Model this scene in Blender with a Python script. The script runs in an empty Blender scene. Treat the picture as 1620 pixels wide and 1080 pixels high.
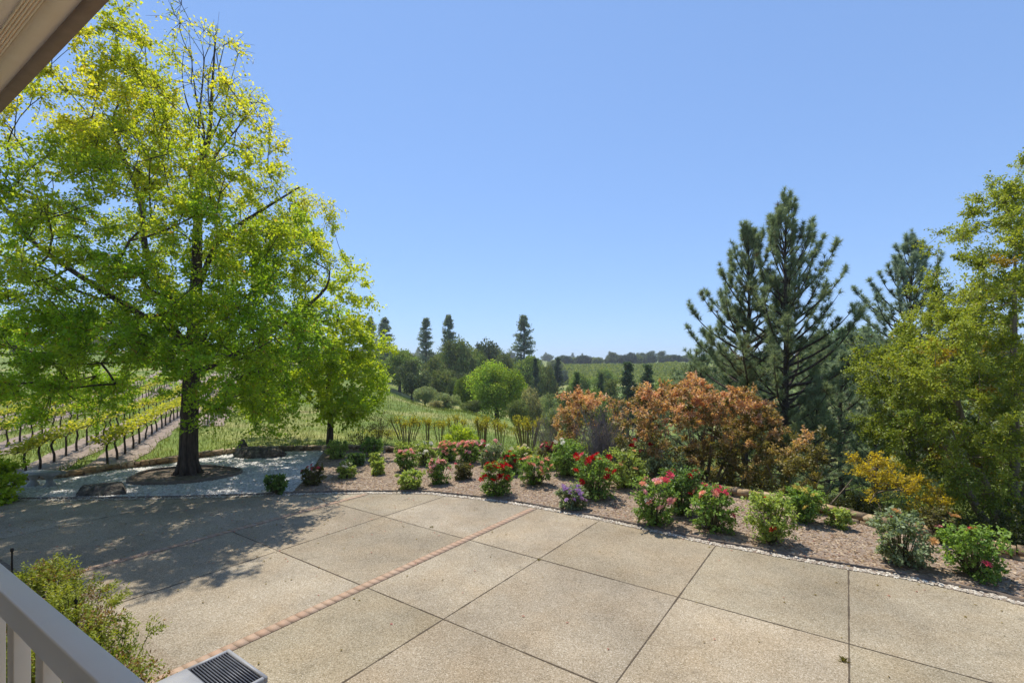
import bpy, math, random
import numpy as np
from mathutils import Vector
from mathutils.geometry import tessellate_polygon
R = math.radians
rng = np.random.default_rng(11)
random.seed(5)
S = bpy.context.scene
COL = S.collection

# ------------------------------------------------------------------ camera
F, CX, HY, CH = 758.0, 810.0, 576.0, 4.0       # focal length and horizon in photo pixels, eye height in metres
cam = bpy.data.cameras.new('camera')
cam.sensor_width = 36.0
cam.lens = 36.0 * F / 1620.0
cam.shift_y = (HY - 540.0) / 1620.0
cam.clip_start = 0.05
cam.clip_end = 6000.0
camo = bpy.data.objects.new('camera', cam)
camo.location = (0, 0, CH)
camo.rotation_euler = (R(90), 0, 0)
COL.objects.link(camo)
S.camera = camo

def at(px, py, z=0.0):                           # photo pixel -> point on the level z
    Y = (CH - z) * F / (py - HY)
    return ((px - CX) / F * Y, Y)
def ray(px, py, Y):                              # photo pixel at a known distance
    return np.array([(px - CX) / F * Y, Y, CH - (py - HY) / F * Y])

# ------------------------------------------------------------------ light
SX, SY, EL = -0.40, 0.917, 64.0
sky_w = bpy.data.worlds.new('World')
S.world = sky_w
sky_w.use_nodes = True
nt = sky_w.node_tree
bg = nt.nodes['Background']
sk = nt.nodes.new('ShaderNodeTexSky')
sk.sky_type = 'NISHITA'
sk.sun_disc = False
sk.sun_elevation = R(EL)
sk.sun_rotation = math.atan2(SX, SY)
sk.altitude = 900.0
sk.air_density = 1.0
sk.dust_density = 0.1
sk.ozone_density = 4.0
sg = nt.nodes.new('ShaderNodeGamma'); sg.inputs[1].default_value = 0.5
stn = nt.nodes.new('ShaderNodeMix'); stn.data_type = 'RGBA'; stn.blend_type = 'MULTIPLY'
stn.inputs['Factor'].default_value = 1.0; stn.inputs['B'].default_value = (.94, 1.25, 1.76, 1)
nt.links.new(sk.outputs[0], sg.inputs[0]); nt.links.new(sg.outputs[0], stn.inputs['A'])
nt.links.new(stn.outputs['Result'], bg.inputs[0])
bg.inputs[1].default_value = 0.136
sun = bpy.data.lights.new('sun', 'SUN')
sun.energy = 3.2
sun.angle = R(0.53)
sun.color = (1.0, 0.95, 0.86)
suno = bpy.data.objects.new('sun', sun)
n_ = math.hypot(SX, SY)
ce = math.cos(R(EL))
suno.rotation_euler = Vector((SX / n_ * ce, SY / n_ * ce, math.sin(R(EL)))).to_track_quat('Z', 'Y').to_euler()
suno.location = (-8, 20, 40)
COL.objects.link(suno)
S.view_settings.view_transform = 'Standard'
S.view_settings.look = 'None'
S.view_settings.exposure = 0.80
S.view_settings.gamma = 1.0

# ------------------------------------------------------------------ mesh helpers
class MB:
    def __init__(s):
        s.V, s.F, s.C, s.M, s.n = [], [], [], [], 0
    def add(s, V, Fc, C=(1, 1, 1), m=0):
        V = np.asarray(V, float).reshape(-1, 3)
        Fc = np.asarray(Fc, np.int64)
        if len(Fc) == 0:
            return
        s.V.append(V); s.F.append(Fc + s.n); s.n += len(V)
        C = np.asarray(C, float)
        if C.ndim == 1:
            C = np.tile(C, (len(Fc), 1))
        s.C.append(C); s.M.append(np.full(len(Fc), m))
    def box(s, lo, hi, C=(1, 1, 1), m=0, ax=None, jit=0.0):
        x0, y0, z0 = lo; x1, y1, z1 = hi
        V = np.array([[x0, y0, z0], [x1, y0, z0], [x1, y1, z0], [x0, y1, z0], [x0, y0, z1], [x1, y0, z1], [x1, y1, z1], [x0, y1, z1]], float)
        if jit:
            V = V + rng.uniform(-jit, jit, V.shape)
        if ax is not None:
            o, ux, uy = ax
            V = np.array([[o[0] + v[0] * ux[0] + v[1] * uy[0], o[1] + v[0] * ux[1] + v[1] * uy[1], v[2]] for v in V])
            if ux[0] * uy[1] - ux[1] * uy[0] < 0:
                s.add(V, [[0, 1, 2, 3], [7, 6, 5, 4], [4, 5, 1, 0], [5, 6, 2, 1], [6, 7, 3, 2], [7, 4, 0, 3]], C, m)
                return
        s.add(V, [[3, 2, 1, 0], [4, 5, 6, 7], [0, 1, 5, 4], [1, 2, 6, 5], [2, 3, 7, 6], [3, 0, 4, 7]], C, m)
    def tubes(s, P0, P1, r0, r1, sides=5, C=(1, 1, 1), m=0):
        P0 = np.asarray(P0, float).reshape(-1, 3); P1 = np.asarray(P1, float).reshape(-1, 3)
        k = len(P0)
        if k == 0:
            return
        r0 = np.broadcast_to(np.asarray(r0, float), (k,)); r1 = np.broadcast_to(np.asarray(r1, float), (k,))
        D = P1 - P0
        D = D / np.maximum(np.linalg.norm(D, axis=1, keepdims=True), 1e-9)
        ref = np.where(np.abs(D[:, 2:3]) > 0.9, np.array([[1., 0, 0]]), np.array([[0, 0, 1.]]))
        A = np.cross(D, ref); A /= np.linalg.norm(A, axis=1, keepdims=True)
        B = np.cross(D, A)
        ang = np.arange(sides) * 2 * math.pi / sides
        ca, sa = np.cos(ang), np.sin(ang)
        ring = A[:, None, :] * ca[None, :, None] + B[:, None, :] * sa[None, :, None]
        V = np.concatenate([P0[:, None, :] + ring * r0[:, None, None], P1[:, None, :] + ring * r1[:, None, None]], axis=1)
        i = np.arange(sides); j = (i + 1) % sides
        q = np.stack([j, i, i + sides, j + sides], axis=1)
        Fq = (q[None] + (np.arange(k) * 2 * sides)[:, None, None]).reshape(-1, 4)
        C = np.asarray(C, float)
        if C.ndim == 2:
            C = np.repeat(C, sides, axis=0)
        s.add(V.reshape(-1, 3), Fq, C, m)
    def path(s, pts, rad, sides=8, C=(1, 1, 1), m=0, cap=True):       # one continuous bent tube
        pts = np.asarray(pts, float); k = len(pts)
        rad = np.broadcast_to(np.asarray(rad, float), (k,))
        T = np.gradient(pts, axis=0); T /= np.linalg.norm(T, axis=1, keepdims=True)
        ref = np.array([0, 0, 1.]) if abs(T[0, 2]) < 0.9 else np.array([1., 0, 0])
        ang = np.arange(sides) * 2 * math.pi / sides
        V = []
        A = np.cross(T[0], ref); A /= np.linalg.norm(A)
        for i in range(k):
            A = A - T[i] * A.dot(T[i]); A /= np.linalg.norm(A)
            B = np.cross(T[i], A)
            V.append(pts[i] + rad[i] * (np.cos(ang)[:, None] * A + np.sin(ang)[:, None] * B))
        V = np.concatenate(V)
        Fq = []
        for i in range(k - 1):
            for a in range(sides):
                b = (a + 1) % sides
                Fq.append([i * sides + a, i * sides + b, (i + 1) * sides + b, (i + 1) * sides + a])
        s.add(V, Fq, C, m)
        if cap and sides % 4 == 0:
            o = len(V) - sides
            for q in range(0, sides - 2, 2):
                s.add(V[[o, o + q + 1, o + q + 2, o + (q + 3) % sides if q + 3 < sides else o]], [[0, 1, 2, 3]] if q + 3 < sides else [[0, 1, 2]], C, m)
    def leaves(s, P, D, N, L, W, C, fold=0.18, m=0):
        P = np.asarray(P, float); k = len(P)
        D = D / np.maximum(np.linalg.norm(D, axis=1, keepdims=True), 1e-9)
        Sd = np.cross(D, N); Sd /= np.maximum(np.linalg.norm(Sd, axis=1, keepdims=True), 1e-9)
        U = np.cross(Sd, D)
        L = np.broadcast_to(np.asarray(L, float), (k,))[:, None]; W = np.broadcast_to(np.asarray(W, float), (k,))[:, None]
        mid = P + D * L * 0.45
        V = np.stack([P, mid + Sd * W * .5 + U * W * fold, P + D * L - U * L * .06, mid - Sd * W * .5 + U * W * fold], axis=1).reshape(-1, 3)
        Fq = np.arange(k * 4).reshape(-1, 4)
        s.add(V, Fq, C, m)
    def mesh(s, name, mats, smooth=False):
        me = bpy.data.meshes.new(name)
        V = np.concatenate(s.V)
        me.vertices.add(len(V)); me.vertices.foreach_set('co', V.astype(np.float32).ravel())
        sizes = np.concatenate([np.full(len(f), f.shape[1]) for f in s.F])
        idx = np.concatenate([f.ravel() for f in s.F])
        me.loops.add(len(idx)); me.loops.foreach_set('vertex_index', idx.astype(np.int32))
        me.polygons.add(len(sizes))
        st = np.concatenate([[0], np.cumsum(sizes)[:-1]])
        me.polygons.foreach_set('loop_start', st.astype(np.int32))
        if not isinstance(mats, (list, tuple)):
            mats = [mats]
        for mt in mats:
            me.materials.append(mt)
        me.polygons.foreach_set('material_index', np.concatenate(s.M).astype(np.int32))
        if smooth:
            me.polygons.foreach_set('use_smooth', np.ones(len(sizes), bool))
        a = me.attributes.new('Col', 'FLOAT_COLOR', 'FACE')
        c = np.concatenate(s.C); c = np.concatenate([c, np.ones((len(c), 1))], axis=1)
        a.data.foreach_set('color', c.astype(np.float32).ravel())
        me.update(calc_edges=True)
        return me
    def build(s, name, mats, parent=None, smooth=False, loc=(0, 0, 0)):
        o = bpy.data.objects.new(name, s.mesh(name, mats, smooth))
        o.location = loc
        COL.objects.link(o)
        if parent is not None:
            o.parent = parent
        return o

def tag(o, label=None, cat=None, group=None, kind=None):
    if label: o['label'] = label
    if cat: o['category'] = cat
    if group: o['group'] = group
    if kind: o['kind'] = kind
    return o
def thing(name, loc, label, cat, group=None, rz=0.0):
    o = bpy.data.objects.new(name, None)
    o.location = loc; o.rotation_euler = (0, 0, rz)
    o.empty_display_size = 0.2
    COL.objects.link(o)
    return tag(o, label, cat, group)
def copy_tree(o, parent=None):
    c = o.copy(); COL.objects.link(c); c.parent = parent
    for ch in o.children:
        copy_tree(ch, c)
    return c

# ------------------------------------------------------------------ materials
def newmat(name):
    m = bpy.data.materials.new(name); m.use_nodes = True
    t = m.node_tree
    return m, t, t.nodes['Principled BSDF']
def nd(t, typ, **kw):
    n = t.nodes.new(typ)
    for k, v in kw.items():
        setattr(n, k, v)
    return n
def attr_col(t, objcol=True):
    a = nd(t, 'ShaderNodeAttribute', attribute_name='Col')
    if not objcol:
        return a.outputs['Color']
    oi = nd(t, 'ShaderNodeObjectInfo')
    mx = nd(t, 'ShaderNodeMix', data_type='RGBA', blend_type='MULTIPLY')
    mx.inputs['Factor'].default_value = 1.0
    t.links.new(a.outputs['Color'], mx.inputs['A']); t.links.new(oi.outputs['Color'], mx.inputs['B'])
    return mx.outputs['Result']
def leaf_mat(name, trans=0.42, rough=0.5, spec=0.3, warm=(1.25, 1.15, 0.55)):
    m, t, p = newmat(name)
    c = attr_col(t)
    t.links.new(c, p.inputs['Base Color'])
    p.inputs['Roughness'].default_value = rough
    p.inputs['Specular IOR Level'].default_value = spec
    tr = nd(t, 'ShaderNodeBsdfTranslucent')
    mu = nd(t, 'ShaderNodeMix', data_type='RGBA', blend_type='MULTIPLY'); mu.inputs['Factor'].default_value = 1.0
    t.links.new(c, mu.inputs['A']); mu.inputs['B'].default_value = (*warm, 1)
    t.links.new(mu.outputs['Result'], tr.inputs['Color'])
    ms = nd(t, 'ShaderNodeMixShader'); ms.inputs[0].default_value = trans
    t.links.new(p.outputs[0], ms.inputs[1]); t.links.new(tr.outputs[0], ms.inputs[2])
    t.links.new(ms.outputs[0], t.nodes['Material Output'].inputs['Surface'])
    return m
def noise_mat(name, cols, scale, rough=0.85, bump=0.0, bscale=None, use_attr=False, detail=6.0, spec=0.25, dist=0.02, stretch=None):
    m, t, p = newmat(name)
    tc = nd(t, 'ShaderNodeTexCoord')
    src = tc.outputs['Object']
    if stretch:
        mp = nd(t, 'ShaderNodeMapping'); mp.inputs['Scale'].default_value = stretch
        t.links.new(src, mp.inputs['Vector']); src = mp.outputs['Vector']
    nz = nd(t, 'ShaderNodeTexNoise'); nz.inputs['Scale'].default_value = scale; nz.inputs['Detail'].default_value = detail
    nz.inputs['Roughness'].default_value = 0.62
    t.links.new(src, nz.inputs['Vector'])
    cr = nd(t, 'ShaderNodeValToRGB')
    el = cr.color_ramp.elements
    n = len(cols)
    for i, c in enumerate(cols):
        pos = 0.3 + 0.4 * i / max(1, n - 1)
        e = el[i] if i < 2 else el.new(pos)
        e.position = pos; e.color = (*c, 1)
    t.links.new(nz.outputs['Fac'], cr.inputs['Fac'])
    out = cr.outputs['Color']
    if use_attr:
        mu = nd(t, 'ShaderNodeMix', data_type='RGBA', blend_type='MULTIPLY'); mu.inputs['Factor'].default_value = 1.0
        t.links.new(out, mu.inputs['A']); t.links.new(attr_col(t, False), mu.inputs['B']); out = mu.outputs['Result']
    t.links.new(out, p.inputs['Base Color'])
    p.inputs['Roughness'].default_value = rough
    p.inputs['Specular IOR Level'].default_value = spec
    if bump:
        n2 = nd(t, 'ShaderNodeTexNoise'); n2.inputs['Scale'].default_value = bscale or scale * 3; n2.inputs['Detail'].default_value = 5
        t.links.new(src, n2.inputs['Vector'])
        b = nd(t, 'ShaderNodeBump'); b.inputs['Strength'].default_value = bump; b.inputs['Distance'].default_value = dist
        t.links.new(n2.outputs['Fac'], b.inputs['Height']); t.links.new(b.outputs[0], p.inputs['Normal'])
    return m

M = {}
M['leaf'] = leaf_mat('leaf_soft', 0.58)
M['leaf_gloss'] = leaf_mat('leaf_glossy', 0.42, 0.5, 0.25, (1.2, 1.15, 0.5))
M['leaf_far'] = leaf_mat('leaf_far', 0.35, 0.7, 0.15, (1.15, 1.15, 0.6))
M['needle'] = leaf_mat('needle', 0.4, 0.45, 0.35, (1.1, 1.1, 0.7))
M['petal'] = leaf_mat('petal', 0.3, 0.6, 0.15, (1.1, 1.0, 1.0))
M['grass'] = leaf_mat('grass_blade', 0.35, 0.6, 0.2)
M['bark'] = noise_mat('bark', [(.028, .02, .015), (.075, .055, .042), (.13, .10, .08)], 7, .95, .9, 16, dist=.05, stretch=(1.6, 1.6, .28))
M['bark_pale'] = noise_mat('bark_pale', [(.12, .09, .06), (.22, .17, .12), (.30, .25, .19)], 9, .95, .6, 22, stretch=(1.5, 1.5, .3))
M['bark_far'] = noise_mat('bark_far', [(.06, .05, .04), (.1, .085, .07)], 3, .95)
M['twig_grey'] = noise_mat('twig_grey', [(.17, .15, .15), (.27, .245, .25)], 8, .95)
M['stem_tan'] = noise_mat('stem_tan', [(.15, .115, .045), (.3, .23, .10)], 12, .9)
M['cane'] = noise_mat('cane', [(.07, .085, .03), (.13, .10, .05)], 20, .8)
M['rock'] = noise_mat('rock', [(.035, .03, .026), (.10, .085, .068), (.30, .26, .2)], 5.5, .95, 1.0, 9, dist=.12, detail=10)
M['wallstone'] = noise_mat('wall_stone', [(.25, .19, .13), (.42, .34, .24), (.52, .45, .35)], 5, .95, .8, 18, use_attr=True)
M['bench_stone'] = noise_mat('bench_stone', [(.27, .26, .25), (.4, .39, .37)], 9, .9, .4, 40)
M['gravel'] = noise_mat('gravel', [(.62, .6, .57), (.8, .78, .75)], 6, .9, use_attr=True)
M['chip'] = noise_mat('mulch_chip', [(.8, .8, .8), (1, 1, 1)], 4, .95, use_attr=True)
M['gravel_base'] = noise_mat('gravel_base', [(.25, .24, .23), (.5, .49, .47), (.6, .59, .57)], 24, .95, .5, 40)
M['mulch_base'] = noise_mat('mulch_base', [(.15, .105, .075), (.27, .205, .155), (.36, .29, .23)], 9, .97, .8, 60, detail=9)
M['soil'] = noise_mat('soil', [(.06, .045, .03), (.14, .105, .075), (.2, .16, .12)], 6, .97, .7, 30)
M['vinesoil'] = noise_mat('vineyard_soil', [(.17, .125, .095), (.28, .215, .17), (.36, .29, .24)], 2.5, .97, .9, 9, detail=10, dist=.08)
M['edging'] = noise_mat('edging', [(.12, .095, .075), (.2, .16, .125)], 8, .85)
M['paint'] = noise_mat('rail_paint', [(.78, .65, .50), (.82, .69, .54)], 3, .42, .05, 60, spec=.4)
M['railtop'] = noise_mat('rail_cap_paint', [(.74, .67, .585), (.78, .71, .62)], 3, .38, .05, 60, spec=.5)
M['eave_tan'] = noise_mat('eave_tan', [(.88, .71, .53), (.92, .76, .59)], 5, .8, .15, 60)
M['eave_dark'] = noise_mat('eave_dark', [(.26, .18, .135), (.34, .24, .18)], 4, .8, .2, 30)
M['stucco'] = noise_mat('stucco', [(.74, .66, .55), (.8, .72, .62)], 20, .95, .4, 90)
M['deck'] = noise_mat('deck', [(.5, .44, .37), (.6, .53, .45)], 3, .85, .1, 20)
M['shingle'] = noise_mat('shingle', [(.1, .085, .075), (.17, .15, .13)], 8, .95, .5, 30)
M['metal'] = noise_mat('painted_metal', [(.22, .22, .23), (.30, .30, .31), (.36, .355, .35)], 2.2, .5, .05, 30, spec=.4, detail=9)
M['metal_dark'] = noise_mat('dark_metal', [(.07, .075, .095), (.14, .145, .165)], 8, .45, spec=.5)
M['metal_brown'] = noise_mat('brown_metal', [(.2, .13, .1), (.26, .17, .13)], 5, .6)
M['black'] = noise_mat('black_plastic', [(.015, .015, .015), (.03, .03, .03)], 8, .6)

# exposed aggregate concrete
def concrete():
    m, t, p = newmat('exposed_aggregate')
    tc = nd(t, 'ShaderNodeTexCoord')
    vo = nd(t, 'ShaderNodeTexVoronoi'); vo.inputs['Scale'].default_value = 80
    t.links.new(tc.outputs['Object'], vo.inputs['Vector'])
    sep = nd(t, 'ShaderNodeSeparateColor'); t.links.new(vo.outputs['Color'], sep.inputs[0])
    cr = nd(t, 'ShaderNodeValToRGB'); e = cr.color_ramp.elements
    cols = [(0, (.18, .145, .095)), (.25, (.285, .235, .158)), (.6, (.335, .275, .195)), (.85, (.39, .325, .238)), (1, (.50, .44, .345))]
    for i, (ps, c) in enumerate(cols):
        x = e[i] if i < 2 else e.new(ps)
        x.position = ps; x.color = (*c, 1)
    t.links.new(sep.outputs[0], cr.inputs['Fac'])
    n1 = nd(t, 'ShaderNodeTexNoise'); n1.inputs['Scale'].default_value = .42; n1.inputs['Detail'].default_value = 5; n1.inputs['Roughness'].default_value = .6
    t.links.new(tc.outputs['Object'], n1.inputs['Vector'])
    r1 = nd(t, 'ShaderNodeMapRange'); r1.inputs[1].default_value = .3; r1.inputs[2].default_value = .7; r1.inputs[3].default_value = .70; r1.inputs[4].default_value = 1.16
    t.links.new(n1.outputs['Fac'], r1.inputs[0])
    n2 = nd(t, 'ShaderNodeTexNoise'); n2.inputs['Scale'].default_value = 1.1; n2.inputs['Detail'].default_value = 4
    t.links.new(tc.outputs['Object'], n2.inputs['Vector'])
    c2 = nd(t, 'ShaderNodeValToRGB'); c2.color_ramp.elements[0].position = .42; c2.color_ramp.elements[0].color = (1, 1, 1, 1)
    c2.color_ramp.elements[1].position = .72; c2.color_ramp.elements[1].color = (1.0, .95, .885, 1)
    t.links.new(n2.outputs['Fac'], c2.inputs['Fac'])
    m1 = nd(t, 'ShaderNodeMix', data_type='RGBA', blend_type='MULTIPLY'); m1.inputs['Factor'].default_value = 1
    t.links.new(cr.outputs[0], m1.inputs['A']); t.links.new(c2.outputs[0], m1.inputs['B'])
    vm = nd(t, 'ShaderNodeVectorMath', operation='SCALE'); t.links.new(m1.outputs['Result'], vm.inputs[0]); t.links.new(r1.outputs[0], vm.inputs['Scale'])
    at_ = nd(t, 'ShaderNodeAttribute', attribute_name='Col')
    n3 = nd(t, 'ShaderNodeTexNoise'); n3.inputs['Scale'].default_value = 2.3; n3.inputs['Detail'].default_value = 7; n3.inputs['Roughness'].default_value = .7
    t.links.new(tc.outputs['Object'], n3.inputs['Vector'])
    r3 = nd(t, 'ShaderNodeMapRange'); r3.inputs[1].default_value = .57; r3.inputs[2].default_value = .72; r3.inputs[3].default_value = 1.0; r3.inputs[4].default_value = .74
    t.links.new(n3.outputs['Fac'], r3.inputs[0])
    vs = nd(t, 'ShaderNodeVectorMath', operation='SCALE'); t.links.new(vm.outputs[0], vs.inputs[0]); t.links.new(r3.outputs[0], vs.inputs['Scale']); vm = vs
    m2 = nd(t, 'ShaderNodeMix', data_type='RGBA', blend_type='MULTIPLY'); m2.inputs['Factor'].default_value = 1
    t.links.new(vm.outputs[0], m2.inputs['A']); t.links.new(at_.outputs['Color'], m2.inputs['B'])
    t.links.new(m2.outputs['Result'], p.inputs['Base Color'])
    b = nd(t, 'ShaderNodeBump'); b.inputs['Strength'].default_value = .35; b.inputs['Distance'].default_value = .006
    t.links.new(vo.outputs['Distance'], b.inputs['Height']); t.links.new(b.outputs[0], p.inputs['Normal'])
    p.inputs['Roughness'].default_value = .9; p.inputs['Specular IOR Level'].default_value = .2
    return m
M['concrete'] = concrete()
M['brick'] = noise_mat('brick', [(.86, .86, .86), (1, 1, 1)], 40, .9, .04, 60, use_attr=True)
M['joint'] = noise_mat('joint', [(.06, .045, .03), (.12, .09, .06)], 20, .95)

# terrain: grass with dry patches
def terrain_mat():
    m, t, p = newmat('meadow')
    tc = nd(t, 'ShaderNodeTexCoord')
    def nz(sc, det=6):
        n = nd(t, 'ShaderNodeTexNoise'); n.inputs['Scale'].default_value = sc; n.inputs['Detail'].default_value = det; n.inputs['Roughness'].default_value = .65
        t.links.new(tc.outputs['Object'], n.inputs['Vector']); return n
    a = nz(.09); b = nz(1.6, 9)
    r = nd(t, 'ShaderNodeValToRGB'); e = r.color_ramp.elements
    e[0].position = .36; e[0].color = (.10, .155, .03, 1)
    e[1].position = .5; e[1].color = (.17, .215, .05, 1)
    x = e.new(.66); x.color = (.34, .30, .12, 1)
    t.links.new(a.outputs['Fac'], r.inputs['Fac'])
    mr = nd(t, 'ShaderNodeMapRange'); mr.inputs[1].default_value = .28; mr.inputs[2].default_value = .72; mr.inputs[3].default_value = .62; mr.inputs[4].default_value = 1.3
    t.links.new(b.outputs['Fac'], mr.inputs[0])
    vm = nd(t, 'ShaderNodeVectorMath', operation='SCALE'); t.links.new(r.outputs[0], vm.inputs[0]); t.links.new(mr.outputs[0], vm.inputs['Scale'])
    t.links.new(vm.outputs[0], p.inputs['Base Color'])
    bp = nd(t, 'ShaderNodeBump'); bp.inputs['Strength'].default_value = .8; bp.inputs['Distance'].default_value = .15
    t.links.new(b.outputs['Fac'], bp.inputs['Height']); t.links.new(bp.outputs[0], p.inputs['Normal'])
    p.inputs['Roughness'].default_value = .95; p.inputs['Specular IOR Level'].default_value = .1
    return m
M['meadow'] = terrain_mat()

# ------------------------------------------------------------------ plan of the place
a_ = np.array([.573, .819]); b_ = np.array([.819, -.573])      # away from the house / along the house
edge_px = [(0, 793), (120, 792), (250, 790), (380, 786.5), (470, 783), (560, 781), (662, 781), (700, 784), (736, 788), (790, 794.5), (833, 801), (870, 808), (900, 814),
           (948, 823), (1023, 839), (1080, 852), (1133, 863), (1184, 872), (1220, 879), (1325, 898), (1431, 916), (1540, 940), (1620, 959)]
edge = np.array([at(*p) for p in edge_px])
edge = np.vstack([[(-45, 9.5), (-30, 12.2), (-20, 13.6)], edge, [(8.6, 6.6), (10.5, 5.2), (13.5, 3.2), (18, 0)]])
wall_pts = np.array([(-30, 12.9), (-24, 14.6), (-19, 15.9), (-15.8, 16.66), (-15.0, 17.9), (-14.4, 18.5), (-13.8, 19.1), (-13.2, 20.3), (-12.2, 21.5), (-10.1, 21.9), (-7.4, 22.1), (-5.8, 21.7), (-2.5, 21.2),
                     (.77, 19.5), (3.45, 17.5), (5.8, 15.3), (7.3, 13.8), (8.15, 12.8), (8.7, 12.0), (9.2, 11.3), (9.9, 10.2), (11.2, 8.9), (13.5, 7.2), (17.5, 4.6)])
def smooth_curve(P, step=.25):
    P = np.asarray(P, float)
    out = []
    n = len(P)
    for i in range(n - 1):
        p0 = P[max(i - 1, 0)]; p1 = P[i]; p2 = P[i + 1]; p3 = P[min(i + 2, n - 1)]
        k = max(1, int(np.linalg.norm(p2 - p1) / step))
        for j in range(k):
            u = j / k
            out.append(.5 * ((2 * p1) + (-p0 + p2) * u + (2 * p0 - 5 * p1 + 4 * p2 - p3) * u * u + (-p0 + 3 * p1 - 3 * p2 + p3) * u ** 3))
    out.append(P[-1])
    return np.array(out)
edge_c = smooth_curve(edge)
wall_c = smooth_curve(wall_pts)
def inpoly(P, poly):
    x, y = P[:, 0], P[:, 1]
    r = np.zeros(len(P), bool)
    n = len(poly)
    for i in range(n):
        x0, y0 = poly[i]; x1, y1 = poly[(i + 1) % n]
        c = ((y0 > y) != (y1 > y)) & (x < (x1 - x0) * (y - y0) / (y1 - y0 + 1e-12) + x0)
        r ^= c
    return r
def distpoly(P, pts):
    d = np.full(len(P), 1e9)
    for i in range(len(pts) - 1):
        p0, p1 = pts[i], pts[i + 1]
        v = p1 - p0; w = P - p0
        u = np.clip((w @ v) / max(v @ v, 1e-9), 0, 1)
        d = np.minimum(d, np.hypot(w[:, 0] - u * v[0], w[:, 1] - u * v[1]))
    return d
garden = np.vstack([wall_pts, [(40, -30), (-90, -30), (-90, 5)]])

TS = np.array([-1.6, -.6, -.3, -.12, .05, .25, .5, .9])
TY = np.array([0, 16, 22, 30, 45, 60, 90, 140, 250, 350, 500, 900, 1700, 3000])
TZ = np.array([
    [-.2, -.2, -.3, -.4, -.5, -.8, -1.0, -1.0],
    [-.15, -.15, -.3, -.4, -.5, -.8, -1.2, -1.0],
    [-.1, -.1, -.3, -.4, -.6, -1.5, -2.5, -2.0],
    [.1, .1, -.2, -.6, -1.2, -3, -4.5, -3.5],
    [.6, .5, .0, -1.0, -3, -5, -6, -5],
    [1.5, 1.3, -.2, -1.9, -5, -7, -7, -6],
    [3.5, 3, -.4, -5.5, -8, -9, -8, -6],
    [7, 6, 2, -4, -9, -9, -6, -2],
    [13, 11, 7, 2, -6, -5, 2, 6],
    [16, 14, 11, 8, 1, 1.5, 8, 12],
    [17, 15, 12, 10, 4, 4, 9, 12],
    [19, 17, 16, 14, 11, 8, 9, 12],
    [28, 26, 24, 22, 20, 19, 20, 22],
    [10, 10, 10, 10, 8, 8, 8, 8]], float)
def vnoise(X, Y, sc, seed=0.0):
    return (np.sin(X * sc + 1.3 + seed) * np.cos(Y * sc * 1.13 + .7 + seed * 2) + .5 * np.sin(X * sc * 2.3 + Y * sc * 1.7 + seed * 3)) / 1.5
def ground(X, Y, raw=False):
    X = np.atleast_1d(np.asarray(X, float)); Y = np.atleast_1d(np.asarray(Y, float))
    r = np.hypot(X, Y)
    Yc = np.maximum(Y, r * .45)
    s = np.clip(X / np.maximum(Yc, .1), TS[0], TS[-1])
    i = np.clip(np.searchsorted(TS, s) - 1, 0, len(TS) - 2)
    j = np.clip(np.searchsorted(TY, Yc) - 1, 0, len(TY) - 2)
    u = np.clip((s - TS[i]) / (TS[i + 1] - TS[i]), 0, 1); u = u * u * (3 - 2 * u)
    v = np.clip((Yc - TY[j]) / (TY[j + 1] - TY[j]), 0, 1)
    z = (TZ[j, i] * (1 - u) + TZ[j, i + 1] * u) * (1 - v) + (TZ[j + 1, i] * (1 - u) + TZ[j + 1, i + 1] * u) * v
    z = z + vnoise(X, Y, .11) * np.clip((r - 20) / 60, 0, .5) + vnoise(X, Y, .012, 2) * np.clip((r - 150) / 400, 0, 1) * 2.0
    P = np.stack([X, Y], 1)
    near = r < 90
    k = np.ones(len(X))
    if near.any():
        d = distpoly(P[near], wall_pts)
        ins = inpoly(P[near], garden)
        k[near] = np.where(ins, 0, np.clip(d / 2.0, 0, 1))
    k = k * k * (3 - 2 * k)
    return z * k - .06 * (1 - k)
def gz(x, y):
    return float(ground([x], [y])[0])

# terrain sheet (polar grid round the viewpoint, reaching the horizon)
rings = np.concatenate([[1.0, 4.0, 7.0], np.geomspace(8.5, 2200, 250)])
th = np.concatenate([np.radians(np.linspace(-62, 62, 330)), np.radians(np.linspace(66, 294, 58))])
TH, RR = np.meshgrid(th, rings)
GX = np.sin(TH) * RR; GY = np.cos(TH) * RR
GZ = ground(GX.ravel(), GY.ravel())
mb = MB()
nr, na = RR.shape
V = np.stack([GX.ravel(), GY.ravel(), GZ], 1)
ii, jj = np.meshgrid(np.arange(nr - 1), np.arange(na), indexing='ij')
j2 = (jj + 1) % na
Fq = np.stack([ii * na + jj, ii * na + j2, (ii + 1) * na + j2, (ii + 1) * na + jj], -1).reshape(-1, 4)[:, ::-1]
mb.add(V, Fq)
tri = np.stack([np.zeros(na, int) + nr * na, (np.arange(na) + 1) % na, np.arange(na)], 1)[:, ::-1]
mb.V[0] = np.vstack([V, [[0, 0, -.06]]]); mb.n += 1
mb.F.append(tri); mb.C.append(np.ones((na, 3))); mb.M.append(np.zeros(na))
tag(mb.build('terrain', M['meadow'], smooth=True), kind='structure')

def sheet(poly, z, C=(1, 1, 1), m=0, mbx=None):
    mbx = mbx or MB()
    pts = [Vector((float(p[0]), float(p[1]), 0)) for p in poly]
    tr = tessellate_polygon([pts])
    V = np.array([[p[0], p[1], z] for p in poly])
    T = np.array(tr)
    nrm = np.cross(V[T[:, 1]] - V[T[:, 0]], V[T[:, 2]] - V[T[:, 0]])[:, 2]
    T[nrm < 0] = T[nrm < 0][:, ::-1]
    mbx.add(V, T, C, m)
    return mbx

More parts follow.
